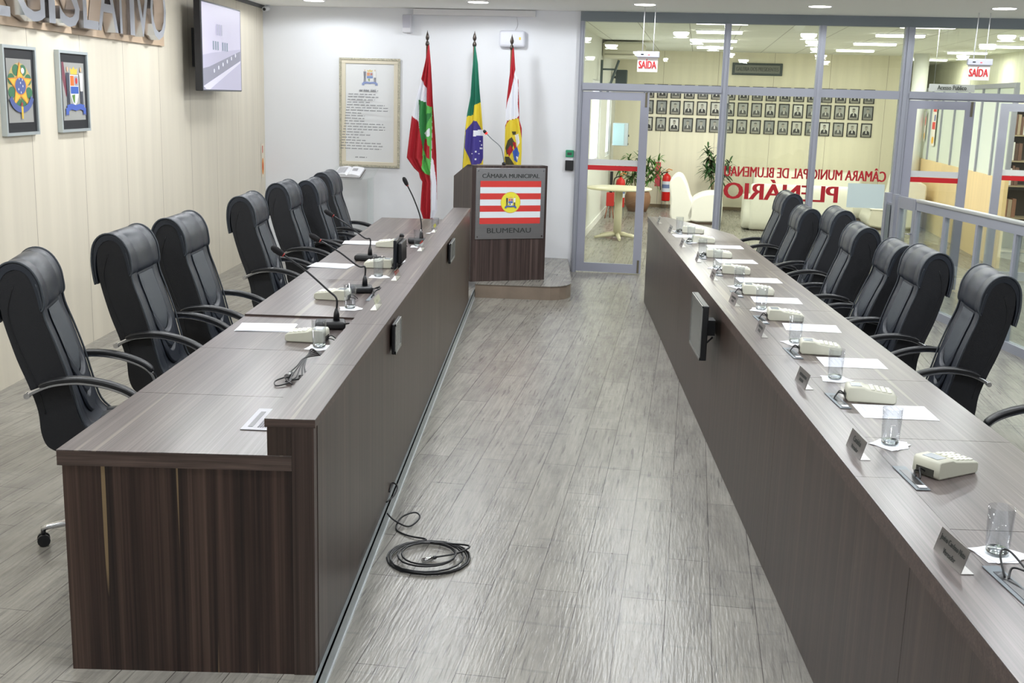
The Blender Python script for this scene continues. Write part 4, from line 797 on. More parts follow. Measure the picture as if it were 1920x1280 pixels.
def put_chair(x, y, rz, lab, grp, dz=0.0, fl=DA, lean=0.0):
    c = ch0 if first[0] else dup(ch0); first[0] = False
    c.location = (x, y, fl); c.rotation_euler.z = radians(rz); c['label'] = lab; c['group'] = grp
    for k in c.children:
        if k.name.split('.')[0] in UP: k.location.z = dz
        if k.name.split('.')[0] in ('base_leg', 'base_hub', 'gas_lift') and y < 4.95 and x < 0: k.location = (.06, -.27, 0)
        if k.name.split('.')[0] in BK and lean:
            a_ = radians(-lean); px_, pz_ = -.18, .44
            k.rotation_euler.y = a_; k.location = (px_ - (px_ * cos(a_) + pz_ * sin(a_)), 0, dz + pz_ - (-px_ * sin(a_) + pz_ * cos(a_)))
    return c
LCH = [(-1.92, 4.93, 13, 0, 0), (-1.855, 5.88, 2, 0, 0), (-1.81, 6.63, 1, 0, 0), (-1.80, 8.13, 3, 0, 0), (-1.78, 9.16, 1, .015, 0), (-1.70, 9.86, 2, -.01, 0), (-1.735, 10.72, 0, 0, 0)]
LN_ = ['nearest the camera, its chrome foot showing past the desk end', 'second from the near end of the left desk', 'third from the near end of the left desk', 'fourth from the near end, beyond the gap in the left row', 'fifth from the near end of the left desk', 'x', 'last in the left row, nearest the white wall']
LN_[5] = 'second to last in the left row'
RCH = [(2.15, 4.80, 178, 0, 1), (2.045, 6.16, 173.5, -.03, 0), (1.985, 7.02, 177.5, -.03, 0), (1.96, 7.68, 176, -.055, 4), (1.93, 8.42, 176, -.03, 2), (2.03, 9.50, 177, -.01, 2), (1.93, 10.24, 178, -.07, 2), (1.98, 11.26, 179, -.02, 2)]
RN_ = ['only its armrest in view at the right edge', 'rightmost with its back in full view beside the right desk', 'second tall one from the right edge beside the right desk', 'half hidden behind the second tall one of the right row', 'middle of the right row, in front of the railing gate', 'third from the far end of the right row', 'second from the far end of the right row', 'farthest of the right row, in front of the red lettering']
for (x, y, r, dz, ln), n in zip(LCH, LN_): c_ = put_chair(x, y, r, 'black leather office chair, ' + n, 'chairs along the left desk', dz, DA, ln)
for (x, y, r, dz, ln), n in zip(RCH, RN_): put_chair(x, y, r, 'black leather office chair, ' + n, 'chairs along the right desk', dz, 0.0, ln)
# ================================================================== THINGS ON THE DESKS
def seat_word(i, n): return ORD[i]
def make_glass(h=0.128, r=0.034):
    t = thing('drinking_glass', 'g', 'glass')
    ro, rb = r, r * .88
    MB().lathe([(rb * .97, 0.0), (rb, .004), (ro, h), (ro - .0016, h), (rb - .002, .018), (rb * .3, .016), (0.0005, .016)], 0, 0, 28, cap=False).build('wall', M_DRINK, t)
    mb = MB().lathe([(0.0005, 0.0), (rb * .97, 0.0), (rb * .985, .007), (rb * .93, .015), (0.0005, .015)], 0, 0, 16, cap=False); mb.build('thick_base', glass_mat('glass_foot', (0.86, 0.87, 0.89, 1), 0.25), t)
    return t
gl0 = make_glass()
fold = lambda s: MB().prism([(-s, -s * .7), (s * .2, -s * 1.05), (s * 1.25, -s * .35), (s * .6, s * .95), (-s * .7, s * .8)], 0, .0012).prism([(-s * .7, -s * .9), (s * .9, -s * .8), (s * .8, s * .7), (-s * .8, s * .85)], .0013, .0026)
np0 = fold(0.062).build('paper_napkin', M_PAPER); tag(np0, 'n', 'napkin')
def make_keypad():
    t = thing('voting_keypad', 'k', 'keypad')       # x: towards the seat, rear with sockets at x = -0.09
    body = [(-.095, .012), (-.092, .052), (-.085, .060), (-.03, .060), (-.015, .053), (.085, .040), (.095, .032), (.095, .008), (.085, 0.0), (-.085, 0.0)]
    MB().profile(body, [-.052, -.049, .049, .052], [.005, 0, 0, .005]).build('body', M_BEIGE, t)
    mb = MB()
    for i in range(4):
        for j in range(4):
            x = -.004 + i * .0215; zz = .053 - (x + .015) * .13; y = -.034 + j * .0225; mb.rbox(x, x + .016, y - .008, y + .008, zz - .001, zz + .004, .0012, 1)
    mb.build('keys', M_KEY, t)
    MB().rbox(-.078, -.036, -.030, .030, .0602, .0615, .0004, 1).build('display', mat('lcd_grey', (132, 140, 146), 0.2), t)
    MB().box(-.0962, -.0945, -.034, .034, .006, .030).build('socket_bay', mat('socket_dark', (60, 60, 54), 0.6), t)
    MB().tube(spline([(-.095, .0, .018), (-.115, .004, .03), (-.13, -.012, .016), (-.138, -.02, .005)], 5), .0028, 6).tube(spline([(-.095, .015, .014), (-.118, .02, .018), (-.134, .0, .006)], 5), .0025, 6).build('cable', M_BLACK, t)
    return t
kp0 = make_keypad()
pp0 = MB().add([(-.14, -.10, .0004), (.0, -.10, .001), (.14, -.10, .0006), (.14, .10, .0018), (0, .10, .0006), (-.14, .10, .0006)], [(0, 1, 4, 5), (1, 2, 3, 4)]).build('sheet_of_paper', M_PAPER); tag(pp0, 'p', 'paper')
pi_ = Art(basis((0, 0, .0022), (1, 0, 0), (0, 1, 0), (0, 0, 1))); g_ = C('faint_print', 214, 215, 222)
for i in range(9): pi_.rect(g_, -.11 + i * .022, -.07 + (i % 3) * .01, -.107 + i * .022, .075)
pi_.build('print', pp0)
def make_grommet():
    t = thing('cable_outlet', 'c', 'cable outlet'); MB().rbox(-.022, .022, -.115, .115, .0, .003, .001, 1).build('metal_rim', M_ALUD, t)
    MB().box(-.011, .014, -.10, .075, .0031, .0042).build('dark_slot', mat('slot_black', (14, 14, 22), 0.3), t); MB().box(-.010, .014, -.105, -.085, .0042, .0075).build('white_plug', M_PAPER, t); return t
gr0 = make_grommet()
def make_plate(txt=None):
    t = thing('name_plate', 'n', 'name plate')       # face looks towards -x
    mb = MB().add([(.0, -.085, 0), (.0, .085, 0), (.018, .085, .062), (.018, -.085, .062), (.0016, -.085, 0), (.0016, .085, 0), (.0196, .085, .0615), (.0196, -.085, .0615)], [(0, 1, 2, 3), (4, 7, 6, 5), (0, 4, 5, 1), (1, 5, 6, 2), (2, 6, 7, 3), (3, 7, 4, 0)])
    mb.build('steel_face', mat('plate_steel', (176, 174, 172), 0.3, 0.85), t); MB().box(.0018, .035, -.085, .085, 0, .0015).build('foot', mat('plate_steel', (176, 174, 172), 0.3, 0.85), t)
    n = Vector((-.062, 0, .018)).normalized(); up = Vector((.018, 0, .062)).normalized()
    B = basis((-.0006, .085, 0), (0, -1, 0), up, n); mb = MB()
    if txt:
        text_mb(mb, txt[0], min(.15, .0125 * len(txt[0])) if len(txt[0]) > 8 else .085, .019, B @ Matrix.Translation((.012 if len(txt[0]) > 8 else .045, .033, .0003)), .0003, .03)
        text_mb(mb, txt[1], .075, .014, B @ Matrix.Translation((.05, .010, .0003)), .0003, .03)
    else:
        for y, w_ in ((.034, .10), (.014, .06)):
            x = .085 - w_ / 2
            while x < .085 + w_ / 2: mb.add([B @ Vector(p) for p in [(x, y, .0004), (x + .006, y, .0004), (x + .006, y + .012, .0004), (x, y + .012, .0004)]], [(0, 1, 2, 3)]); x += .009
    mb.build('engraving', M_TEXT, t); return t
used = set()
def put(src, x, y, z, rz, lab, grp):
    c = src if src.name not in used else dup(src); used.add(src.name)
    c.location = (x, y, z); c.rotation_euler.z = radians(rz); c['label'] = lab; c['group'] = grp; return c
RY = [3.50, 4.44, 5.30, 6.13, 6.96, 7.80, 8.62, 9.53, 10.22]          # right-hand places, nearest first
RG = [(1.205, 2.86), (1.205, 3.83), (1.245, 4.78), (1.228, 5.515), (1.222, 6.408), (1.225, 7.213), (1.202, 8.02), (1.18, 8.66), (1.194, 9.51), (1.186, 10.29)]
RP = [None, (1.35, 4.27), (1.40, 5.11), (1.398, 5.92), (1.374, 6.75), (1.405, 7.52), (1.40, 8.41), (1.44, 9.26), (1.24, 9.95)]
GA = [0, 8, -6, 4, -10, 6, 14, -8, 5, 0]
for i, (x, y) in enumerate(RG):
    L = 'nearest the camera' if i == 0 else ('%s from the near end' % ORD[i])
    put(np0, x, y, ZR + .0005, GA[i] * 3 + 20, 'folded white paper napkin under a glass on the right desk, ' + L, 'napkins on the right desk')
    put(gl0, x, y, ZR + .0035, 0, 'clear drinking glass on the right desk, ' + L, 'glasses on the right desk')
put(kp0, 1.318, 2.62, ZR + .0005, 8, 'beige voting keypad at the right edge of the picture, mostly cut off', 'keypads on the right desk')
for i, y in enumerate(RY):
    put(kp0, 1.30 if i else 1.298, y if i else 3.545, ZR + .0005, [32, -8, -8, -4, -5, -8, -5, -6, -10][i], 'beige voting keypad on the right desk, %s' % ('turned askew, nearest fully in view' if i == 0 else ORD[i] + ' of the row counted from the near end'), 'keypads on the right desk')
    put(gr0, 1.168 + .0, y - .03, ZR + .0005, 2, 'metal cable outlet let into the right desk, %s from the near end' % ORD[i + 1], 'cable outlets on the right desk')
    if RP[i]: put(pp0, RP[i][0], RP[i][1], ZR + .0004, [0, -1, -2, -5, -3, 0, 2, 0, 3][i], 'printed white sheet on the right desk, %s from the near end' % ORD[i - 1], 'papers on the right desk')
put(gr0, 1.165, 2.66, ZR + .0005, 4, 'metal cable outlet let into the right desk, nearest the camera', 'cable outlets on the right desk')
e = thing('keypad_cable', 'thin black cable looping from the outlet at the right edge', 'cable', (1.2, 2.62, ZR)); MB().tube(spline([(-.035, .08, .004), (-.03, .135, .045), (-.005, .14, .05), (.01, .04, .03), (.03, .0, .02)], 7), .0028, 6).tube(spline([(-.03, .07, .004), (-.01, .10, .022), (.01, .05, .03), (.03, .01, .02)], 6), .0028, 6).build('loop', M_BLACK, e)
pl1 = make_plate(('Jovino Cardoso Neto', 'Vereador')); pl2 = make_plate(('Caminha', 'Vereador')); pl3 = make_plate()
for i, (x, y) in enumerate([(1.055, 2.80), (1.052, 3.725), (1.072, 4.66), (1.082, 5.70), (1.082, 6.57), (1.096, 7.525), (1.098, 8.375), (1.08, 9.22), (1.086, 10.2), (1.056, 10.97)]):
    put([pl1, pl2, pl3][min(i, 2)], x, y, ZR + .0005, [4, 1, 2, 0, 3, 0, -3, 0, 2, 0][i], 'steel name plate on the right desk, %s' % ('nearest, with two lines of text' if i == 0 else ORD[i] + ' from the near end'), 'name plates on the right desk')
pl4 = thing('name_plate', 'n', 'name plate')
MB().add([(0, -.085, 0), (0, .085, 0), (-.018, .085, .055), (-.018, -.085, .055), (-.002, -.085, 0), (-.002, .085, 0), (-.020, .085, .055), (-.020, -.085, .055)], [(0, 3, 2, 1), (4, 5, 6, 7), (0, 1, 5, 4), (1, 2, 6, 5), (2, 3, 7, 6), (3, 0, 4, 7)]).build('acrylic_face', glass_mat('acrylic_plate', (0.90, 0.89, 0.87, 1), 0.02), pl4)
MB().box(-.035, -.0025, -.085, .085, 0, .002).build('foot', mat('plate_foot', (226, 224, 218), 0.4), pl4)
Art(basis((-.0025, -.085, 0), (0, 1, 0), Vector((-.018, 0, .055)).normalized(), Vector((.055, 0, .018)).normalized())).rect(C('plate_print', 150, 146, 138), .06, .022, .11, .042).build('print', pl4)
for i, (x, y) in enumerate([(-.808, 5.535), (-.833, 6.455), (-.832, 7.74), (-.85, 8.83)]):
    put(pl4, x, y, ZL + .0005, 0, 'pale acrylic name plate on the ledge of the left desk, %s from the near end' % ORD[i], 'name plates on the left ledge')
# left desk
LG = [(-1.03, 5.135), (-1.05, 6.08), (-1.062, 7.207), (-1.03, 7.93), (-.985, 8.75), (-.945, 9.66)]
for i, (x, y) in enumerate(LG):
    put(np0, x, y, ZDY(y) + .0005, [0, 20, 5, 30, 10, -15][i], 'white paper napkin under a glass on the left desk, %s from the near end' % ORD[i], 'napkins on the left desk')
    put(gl0, x, y, ZDY(y) + .0035, 0, 'clear drinking glass on the left desk, %s' % ('nearest, in front of a keypad' if i == 0 else ORD[i] + ' from the near end'), 'glasses on the left desk')
for i, (x, y, r) in enumerate([(-1.115, 5.285, 176), (-1.195, 6.36, 174), (-1.12, 7.62, 181), (-1.20, 8.69, 177)]):
    put(kp0, x, y, ZDY(y) + .0005, r, 'beige voting keypad on the left desk, %s from the near end' % ORD[i], 'keypads on the left desk')
st0 = MB()
for k in range(4): st0.add([(-.14 + .003 * k, -.10, .0006 + .0012 * k), (.14, -.10 + .004 * k, .0006 + .0012 * k), (.14 - .002 * k, .10, .0012 + .0012 * k), (-.14, .10 - .003 * k, .0008 + .0012 * k)], [(0, 1, 2, 3)])
st0 = st0.build('paper_stack', M_PAPER); tag(st0, 's', 'papers')
for i, (x, y, r) in enumerate([(-1.375, 5.545, 3), (-1.44, 7.61, -8), (-1.44, 8.86, 4)]):
    put(st0, x, y, ZDY(y) + .0004, r, 'small stack of white sheets on the left desk, %s from the near end' % ORD[i], 'paper stacks on the left desk')
def microphone(x, y, tip, lab, rz):
    t = thing('desk_microphone', lab, 'microphone', (x, y, ZDY(y)), 0, 'gooseneck microphones on the left desk')
    R_ = Matrix.Rotation(radians(rz), 4, 'Z')
    MB().rbox(-.105, .045, -.055, .055, .002, .040, .014, 3).build('base', M_BLACK, t, R_)
    MB().lathe([(.017, .038), (.014, .075), (.007, .10)], 0, 0, 12).build('neck_collar', M_BLACK, t)
    T_ = Vector(tip) - Vector((x, y, ZDY(y))); h = T_.z; k = T_.x
    pts = spline([(0, 0, .09), (.0, 0, .15), (k * .15, T_.y * .1, h * .50), (k * .55, T_.y * .5, h * .76), (k * .93, T_.y * .93, h * .955)], 7)
    MB().tube(pts, .0052, 8).build('gooseneck', M_BLACK, t)
    d = (Vector(pts[-1]) - Vector(pts[-2])).normalized(); p = Vector(pts[-1])
    MB().tube([p, p + d * .006], .011, 12).build('red_ring', mat('mic_ring', (150, 40, 34), 0.4), t)
    MB().tube([p + d * .006, p + d * .018, p + d * .05, p + d * .068, p + d * .075], [.011, .016, .0175, .013, .004], 12).build('foam_head', mat('foam_black', (18, 17, 20), 0.9), t)
    MB().tube(spline([(.04, 0, .02), (.07, .03, .02), (.09, -.02, .012), (.10, -.08, .006)], 5), .003, 6).tube(spline([(.04, .02, .02), (.075, -.01, .03), (.10, .05, .018), (.115, .0, .006)], 5), .003, 6).build('cable', M_BLACK, t)
microphone(-1.035, 5.60, (-1.305, 5.56, 1.225), 'black gooseneck microphone behind the nearest keypad of the left desk', 10)
microphone(-1.055, 6.62, (-1.33, 6.60, 1.165), 'black gooseneck microphone, second along the left desk', 12)
microphone(-1.228, 7.93, (-1.50, 7.92, 1.172), 'black gooseneck microphone beside the upright monitor on the left desk', 0)
microphone(-.985, 8.97, (-1.10, 8.93, 1.325), 'black gooseneck microphone standing tallest, farthest along the left desk', 8)
t = thing('desk_monitor', 'small black monitor standing on the left desk, seen from its edge', 'monitor', (-.975, 7.66, ZD + .01))
MB().rbox(-.028, -.008, -.20, .20, .012, .205, .006).build('screen_body', mat('monitor_black', (24, 27, 34), 0.3), t); MB().rbox(-.007, .02, -.14, .14, .04, .18, .008).build('rear_housing', M_BLACK, t); MB().rbox(-.06, .04, -.09, .09, .001, .012, .004).build('stand_foot', M_BLACK, t)
MB().lathe([(.018, .205), (.012, .225)], .0, .02, 10).build('camera_knob', M_BLACK, t)
t = thing('cable_box', 'steel cable box with a black slot let into the near end of the left desk', 'cable outlet', (-.985, 3.93, ZD))
MB().rbox(-.055, .095, -.135, .135, .0005, .004, .0015, 1).build('steel_rim', mat('box_steel', (176, 176, 182), 0.4, 0.6), t); MB().box(-.035, -.018, -.105, .09, .0042, .005).build('black_slot', mat('slot_black', (14, 14, 22), 0.3), t)
mb = MB()
for i in range(10): mb.box(.0 + i * .0085, .0045 + i * .0085, -.11, .11, .0042, .0055)
mb.build('grille', mat('grille_steel', (120, 120, 126), 0.5, 0.5), t)
t = thing('cable_tangle', 'tangle of black cables and plugs on the left desk against the ledge', 'cables', (-.98, 4.62, ZD))
rnd = random.Random(8); mb = MB()
for k in range(5):
    a0 = rnd.uniform(0, 3); mb.tube(spline([(.07, .26 - .03 * k, .012), (.02 - .01 * k, .24, .03 + .006 * k), (-.035, .13 + .02 * k, .04), (-.045 + .008 * k, .02, .03), (-.06 + .02 * k, -.12, .015), (-.045 + rnd.uniform(-.02, .03), -.20 + .02 * k, .008)], 6), .0032, 6)
mb.tube(spline([(-.055, -.10, .015), (-.09, -.17, .012), (-.075, -.225, .006), (-.04, -.19, .008), (-.03, -.13, .012)], 6), .003, 6)
mb.tube(spline([(.0, .0, .012), (.04, -.03, .02), (.06, .05, .02), (.03, .10, .02)], 6), .0035, 6); mb.build('cables', M_BLACK, t)
MB().tube([(-.05, -.07, .018), (-.055, -.125, .018)], .012, 10).build('metal_plug', M_CHROMEG, t); MB().tube([(-.01, -.10, .012), (.05, -.07, .012)], .010, 10).build('black_plug', M_BLACK, t); MB().rbox(.0, .07, -.06, .10, .0005, .006, .002, 1).build('outlet_plate', M_STEEL, t)
t = thing('cable_plate', 'steel outlet plate with black plugs beside the second keypad', 'cable outlet', (-.955, 6.45, ZD + .01)); MB().rbox(-.05, .05, -.12, .10, .0005, .004, .0015, 1).build('plate', M_ALUD, t)
MB().tube(spline([(-.03, -.04, .006), (-.01, .0, .04), (.03, .05, .05), (.07, .09, .05)], 5), .0035, 6).tube(spline([(-.02, .0, .006), (-.03, .05, .04), (.0, .09, .05)], 5), .0035, 6).build('cables', M_BLACK, t)
# monitors hung on the desk fronts
def front_monitor(x, y0, y1, z0, z1, side, gap, lab):
    t = thing('front_monitor', lab, 'monitor', (x, (y0 + y1) / 2, (z0 + z1) / 2), 0, 'monitors on the desk fronts'); hw = (y1 - y0) / 2; hh = (z1 - z0) / 2; s = side
    X = lambda a, b: (min(a * s, b * s), max(a * s, b * s))
    cw = .035 if gap > .08 else .016
    MB().rbox(*X(-cw, 0), -hw, hw, -hh, hh, .005).build('casing', M_BLACK, t); MB().box(*X(.0002, .002), -hw + .012, hw - .012, -hh + .016, hh - .012).build('screen', mat('screen_off', (96, 100, 98), 0.25), t)
    f = MB(); f.box(*X(0, .004), -hw + .001, hw - .001, hh - .012, hh - .001).box(*X(0, .004), -hw + .001, hw - .001, -hh + .001, -hh + .016).box(*X(0, .004), -hw + .001, -hw + .012, -hh, hh - .001).box(*X(0, .004), hw - .012, hw - .001, -hh, hh - .001); f.build('bezel', mat('bezel_steel', (150, 152, 150), 0.35, 0.5), t)
    m_ = MB(); m_.box(*X(-gap + .0005, -cw - .0005), -.05, .05, -.05, .04); 
    if gap > .08: m_.tube([(-gap * s * .9, -.04, -.06), (-.04 * s, -.03, -.12), (-gap * s * .6, .0, -.16)], .006, 6)
    m_.build('wall_arm', M_BLACK, t)
front_monitor(-.700, 5.29, 5.51, .788, .936, 1, .0252, 'small monitor on the front of the left desk, nearer one')
front_monitor(-.700, 8.35, 8.72, .788, .936, 1, .0252, 'small monitor on the front of the left desk, farther one')
front_monitor(.895, 6.385, 6.88, .565, .88, -1, .105, 'larger monitor mounted on the front of the right desk')
# cable coil on the floor
t = thing('cable_coil', 'coiled black cable with a metal plug on the floor between the desks', 'cable', (-.472, 4.73, 0))
pts = []; rnd = random.Random(3)
for k in range(6 * 20):
    an = radians(18 * k + 110); lp_ = k // 20; r = .182 - .007 * lp_ + .010 * sin(an * 1.0 + lp_ * 1.3) + rnd.uniform(-.001, .001)
    if lp_ > 3: r -= .028
    pts.append((r * cos(an) * 1.0, r * sin(an) * 1.06, .005 + .0035 * lp_ + .001 * sin(an * 3)))
tail = [(-.03, .20, .012), (-.12, .25, .006), (-.185, .33, .006), (-.17, .42, .03), (-.11, .45, .045), (-.085, .42, .03), (-.13, .36, .008), (-.20, .375, .03), (-.236, .385, .06)]
end = [(.10, .06, .026), (.16, .15, .03), (.12, .05, .02), (.02, -.01, .014)]
mb = MB().tube(pts, .0042, 7); mb.tube(spline([pts[0]] + tail, 6), .0042, 7); mb.tube(spline([pts[-1], (.17, .10, .03), (.13, .03, .022), (.035, -.008, .014)], 6), .0042, 7); mb.build('cable', M_BLACK, t)
MB().tube([(.035, -.008, .014), (.02, -.02, .013)], .008, 10).build('strain_relief', M_BLACK, t); MB().tube([(.02, -.02, .013), (-.02, -.048, .012)], .0105, 12).build('metal_plug', M_CHROME, t)
t = thing('cable_loop', 'small dark cable loop poking out from under the left desk', 'cable', (-.722, 5.25, DA)); MB().tube(spline([(.0, -.06, .014), (.03, .0, .03), (.035, .07, .05), (.005, .1, .055), (.0, .04, .03)], 6), .004, 6).build('loop', M_BLACK, t)
# ================================================================== RAILING
ry = lambda y: 4.95 - y * .1
rt = math.atan(-.1)          # rail runs along local y after this turn
g = thing('glass_railing', 'long grey aluminium railing with glass panes behind the right desk', 'railing', (ry(11.816), 11.816, 0), math.atan(.1))
ZT = 1.105; posts = [0, -.66, -1.34, -2.04, -2.74, -3.44, -4.14, -4.84, -5.54, -6.24, -6.94]
Ls = posts[-1]
MB().rbox(-.035, .035, Ls, 0.0, ZT - .035, ZT, .012, 3).build('handrail', mat('rail_grey', (190, 192, 192), 0.35, 0.4), g)
MB().box(-.022, .022, Ls, 0, ZT - .115, ZT - .036).build('top_rail', M_ALU, g); MB().box(-.03, .03, Ls, 0, .0, .075).build('bottom_rail', M_ALU, g)
for i, p in enumerate(posts): MB().box(-.024, .024, p - .02, p + .02, .0755, ZT - .1155).build('post', M_ALU, g)
for a_, b_ in zip(posts, posts[1:]): MB().box(-.004, .004, b_ + .021, a_ - .021, .076, ZT - .116).build('glass_pane', M_RAILGLASS, g)
MB().tube([(0, .001, ZT - .02), (0, .012, ZT - .02)], .014, 10).build('end_cap', M_BLACK, g)
g = thing('railing_gate', 'narrow glazed gate at the far end of the railing', 'gate', (ry(12.26), 12.26, 0), math.atan(.1))
MB().box(-.022, .022, -.02, .03, .02, ZT - .01).box(-.022, .022, -.415, -.355, .02, ZT - .01).box(-.022, .022, -.354, -.021, ZT - .13, ZT - .01).box(-.022, .022, -.354, -.021, .02, .10).build('gate_frame', M_ALU, g)
MB().box(-.003, .003, -.354, -.021, .101, ZT - .131).build('glass_pane', M_RAILGLASS, g)
MB().tube([(-.022, -.385, .74), (-.06, -.385, .74), (-.06, -.30, .735)], .008, 8).build('handle', M_CHROME, g)
g = thing('railing_post', 'broad grey post between the gate and the glazed partition', 'post', (ry(12.56), 12.56, 0), math.atan(.1))
MB().box(-.03, .03, -.21, -.13, 0.0, ZT).box(-.03, .03, .03, .10, .0, ZT).box(-.015, .015, -.13, .03, .0, ZT - .1).build('post_body', M_ALU, g); MB().box(-.032, -.028, -.10, .0, .3, ZT - .12).build('dark_inlay', M_ALUD, g)
# ================================================================== GALLERY BEYOND THE GLASS
SILV = mat('photo_frame_black', (30, 30, 32), 0.4); MATT = mat('photo_mount', (196, 196, 188), 0.6)
def make_portrait(var):
    t = thing('framed_portrait', 'x', 'picture')
    MB().box(-.098, -.078, -.02, -.001, -.128, .128).box(.078, .098, -.02, -.001, -.128, .128).box(-.078, .078, -.02, -.001, .108, .128).box(-.078, .078, -.02, -.001, -.128, -.118).build('frame', SILV, t)
    a = Art(FRONT((0, -.010, 0))); bgs = [(206, 206, 196), (176, 178, 172), (224, 224, 216), (150, 154, 152)]; g = [(120, 120, 112), (92, 94, 92), (70, 70, 70), (108, 110, 104)]
    a.rect(C('photo_bg%d' % var, *bgs[var]), -.078, -.118, .078, .108); a.rect(C('photo_caption', 150, 148, 138), -.078, -.118, .078, -.085)
    a.poly(C('photo_suit%d' % (var % 2), *[(62, 62, 62), (96, 96, 94)][var % 2]), [(-.065, -.085), (.065, -.085), (.055, -.03), (.02, -.005), (-.02, -.005), (-.055, -.03)])
    a.poly(C('photo_shirt', 214, 214, 208), [(-.012, -.06), (.012, -.06), (.01, -.005), (-.01, -.005)]); a.ell(C('photo_face', 168, 164, 154), 0, .035, .027, .038, 14); a.ell(C('photo_hair%d' % var, *g[var]), 0, .058, .029, .020, 14, 0, 180)
    a.build('photograph', t); return t
PV = [make_portrait(i) for i in range(4)]; rnd = random.Random(11)
for r, (zc, rn) in enumerate(((1.580, 'bottom'), (1.893, 'middle'), (2.190, 'top'))):
    for c in range(17):
        v = PV[rnd.randrange(4)] if (r or c > 3) else PV[c]
        o = v if v.name not in used else dup(v); used.add(v.name)
        o.location = room(4.229 + c * .2525, 8.948, zc); o.rotation_euler.z = A
        o['label'] = 'small black-framed portrait photo on the gallery wall, %s row, %s from the left' % (rn, ORD[c]); o['group'] = 'portraits on the gallery wall'
e = at_room('gallery_plaque', 'dark-framed grey plaque on the gallery wall above the portraits', 'sign', 6.21, 8.945, 2.635)
MB().rbox(-.46, .46, -.03, -.001, -.112, .112, .006).build('frame', mat('plaque_dark', (64, 74, 74), 0.4), e); MB().box(-.41, .41, -.033, -.0305, -.072, .072).build('plate', mat('plaque_plate', (128, 130, 122), 0.5), e)
mb = MB(); text_mb(mb, 'GALERIA DOS PRESIDENTES', .78, .075, FRONT((-.39, -.0335, -.036)), .0006, .05); mb.build('lettering', mat('plaque_ink', (84, 86, 82), 0.5), e)
# round table
t = thing('round_table', 'round cream pedestal table seen through the gallery door', 'table', room(4.09, 3.50), A)
MB().lathe([(0.001, .722), (.46, .722), (.478, .730), (.48, .742), (.474, .75), (0.001, .75)], 0, 0, 48, cap=False).build('tabletop', M_CREAM, t)
MB().lathe([(.058, .05), (.058, .722)], 0, 0, 24, cap=True).build('column', M_CREAM, t)
for k in range(5):
    an = radians(-80 + 72 * k); MB().tube([(cos(an) * .03, sin(an) * .03, .062), (cos(an) * .20, sin(an) * .20, .05), (cos(an) * .36, sin(an) * .36, .022)], [.035, .03, .02], 8).build('foot', M_CREAM, t)
# fire extinguishers
def extinguisher(s, t_, lab, z0=0.15, rz=0.0, stand=True):
    e = thing('fire_extinguisher', lab, 'fire extinguisher', room(s, t_), A + rz, 'fire extinguishers in the gallery')
    MB().lathe([(.001, z0), (.078, z0), (.082, z0 + .01), (.082, z0 + .42), (.070, z0 + .47), (.04, z0 + .50), (.022, z0 + .51), (.022, z0 + .53), (.001, z0 + .53)], 0, 0, 24, cap=False).build('cylinder', M_FIRERED, e)
    MB().lathe([(.0828, z0 + .17), (.0828, z0 + .37)], 0, 0, 24, cap=False).build('label', mat('ext_label', (226, 230, 240), 0.5), e); MB().lathe([(.0834, z0 + .24), (.0834, z0 + .31)], 0, 0, 24, cap=False).build('label_band', mat('ext_blue', (112, 128, 170), 0.5), e)
    MB().box(-.012, .012, -.012, .012, z0 + .53, z0 + .56).build('valve', mat('brass', (190, 150, 60), 0.4, 0.8), e); MB().tube([(-.02, 0, z0 + .565), (.03, 0, z0 + .60), (.10, 0, z0 + .58)], .009, 6).tube([(0, 0, z0 + .56), (.05, 0, z0 + .555)], .007, 6).build('handle', mat('ext_orange', (220, 130, 40), 0.5), e)
    if stand:
        MB().tube([(-.07, .02, 0.0), (-.07, .02, z0)], .004, 6).tube([(.07, .02, 0.0), (.07, .02, z0)], .004, 6).tube([(0, -.07, 0.0), (0, -.07, z0)], .004, 6).tube([(-.07, .02, z0 - .006), (.07, .02, z0 - .006), (0, -.07, z0 - .006)], .004, 6, True).build('wire_stand', M_ALUD, e)
    MB().tube(spline([(.02, -.02, z0 + .545), (-.10, -.03, z0 + .50), (-.115, -.03, z0 + .35), (-.105, -.03, z0 + .20)], 6), .010, 8).build('hose', M_BLACK, e)
    return e
extinguisher(4.655, 8.72, 'red fire extinguisher beside the white armchair, seen through the open door')
extinguisher(3.90, 6.85, 'red fire extinguisher half hidden behind the round table', .16)
e = thing('fire_sign', 'narrow pinkish red plaque on the wall beside the extinguisher', 'sign', room(4.475, 8.946), A); MB().box(-.05, .05, -.006, -.001, .40, .86).build('plate', mat('pink_red', (212, 84, 96), 0.5), e)
e = thing('hose_stand', 'red box on wooden legs against the gallery side wall', 'stand', room(3.76, 6.45), A)
MB().rbox(-.065, .065, -.06, .06, .21, .44, .006).build('red_box', mat('box_red', (206, 52, 44), 0.45), e)
for x, y in ((-.05, -.05), (.05, -.05), (0, .05)): MB().tube([(x * .8, y * .8, .21), (x * 1.5, y * 1.5, 0.0)], .010, 6).build('leg', mat('leg_wood', (160, 92, 60), 0.6), e)
MB().rbox(-.02, .03, -.02, .02, .4405, .80, .004).build('dark_upright', M_BLACK, e)
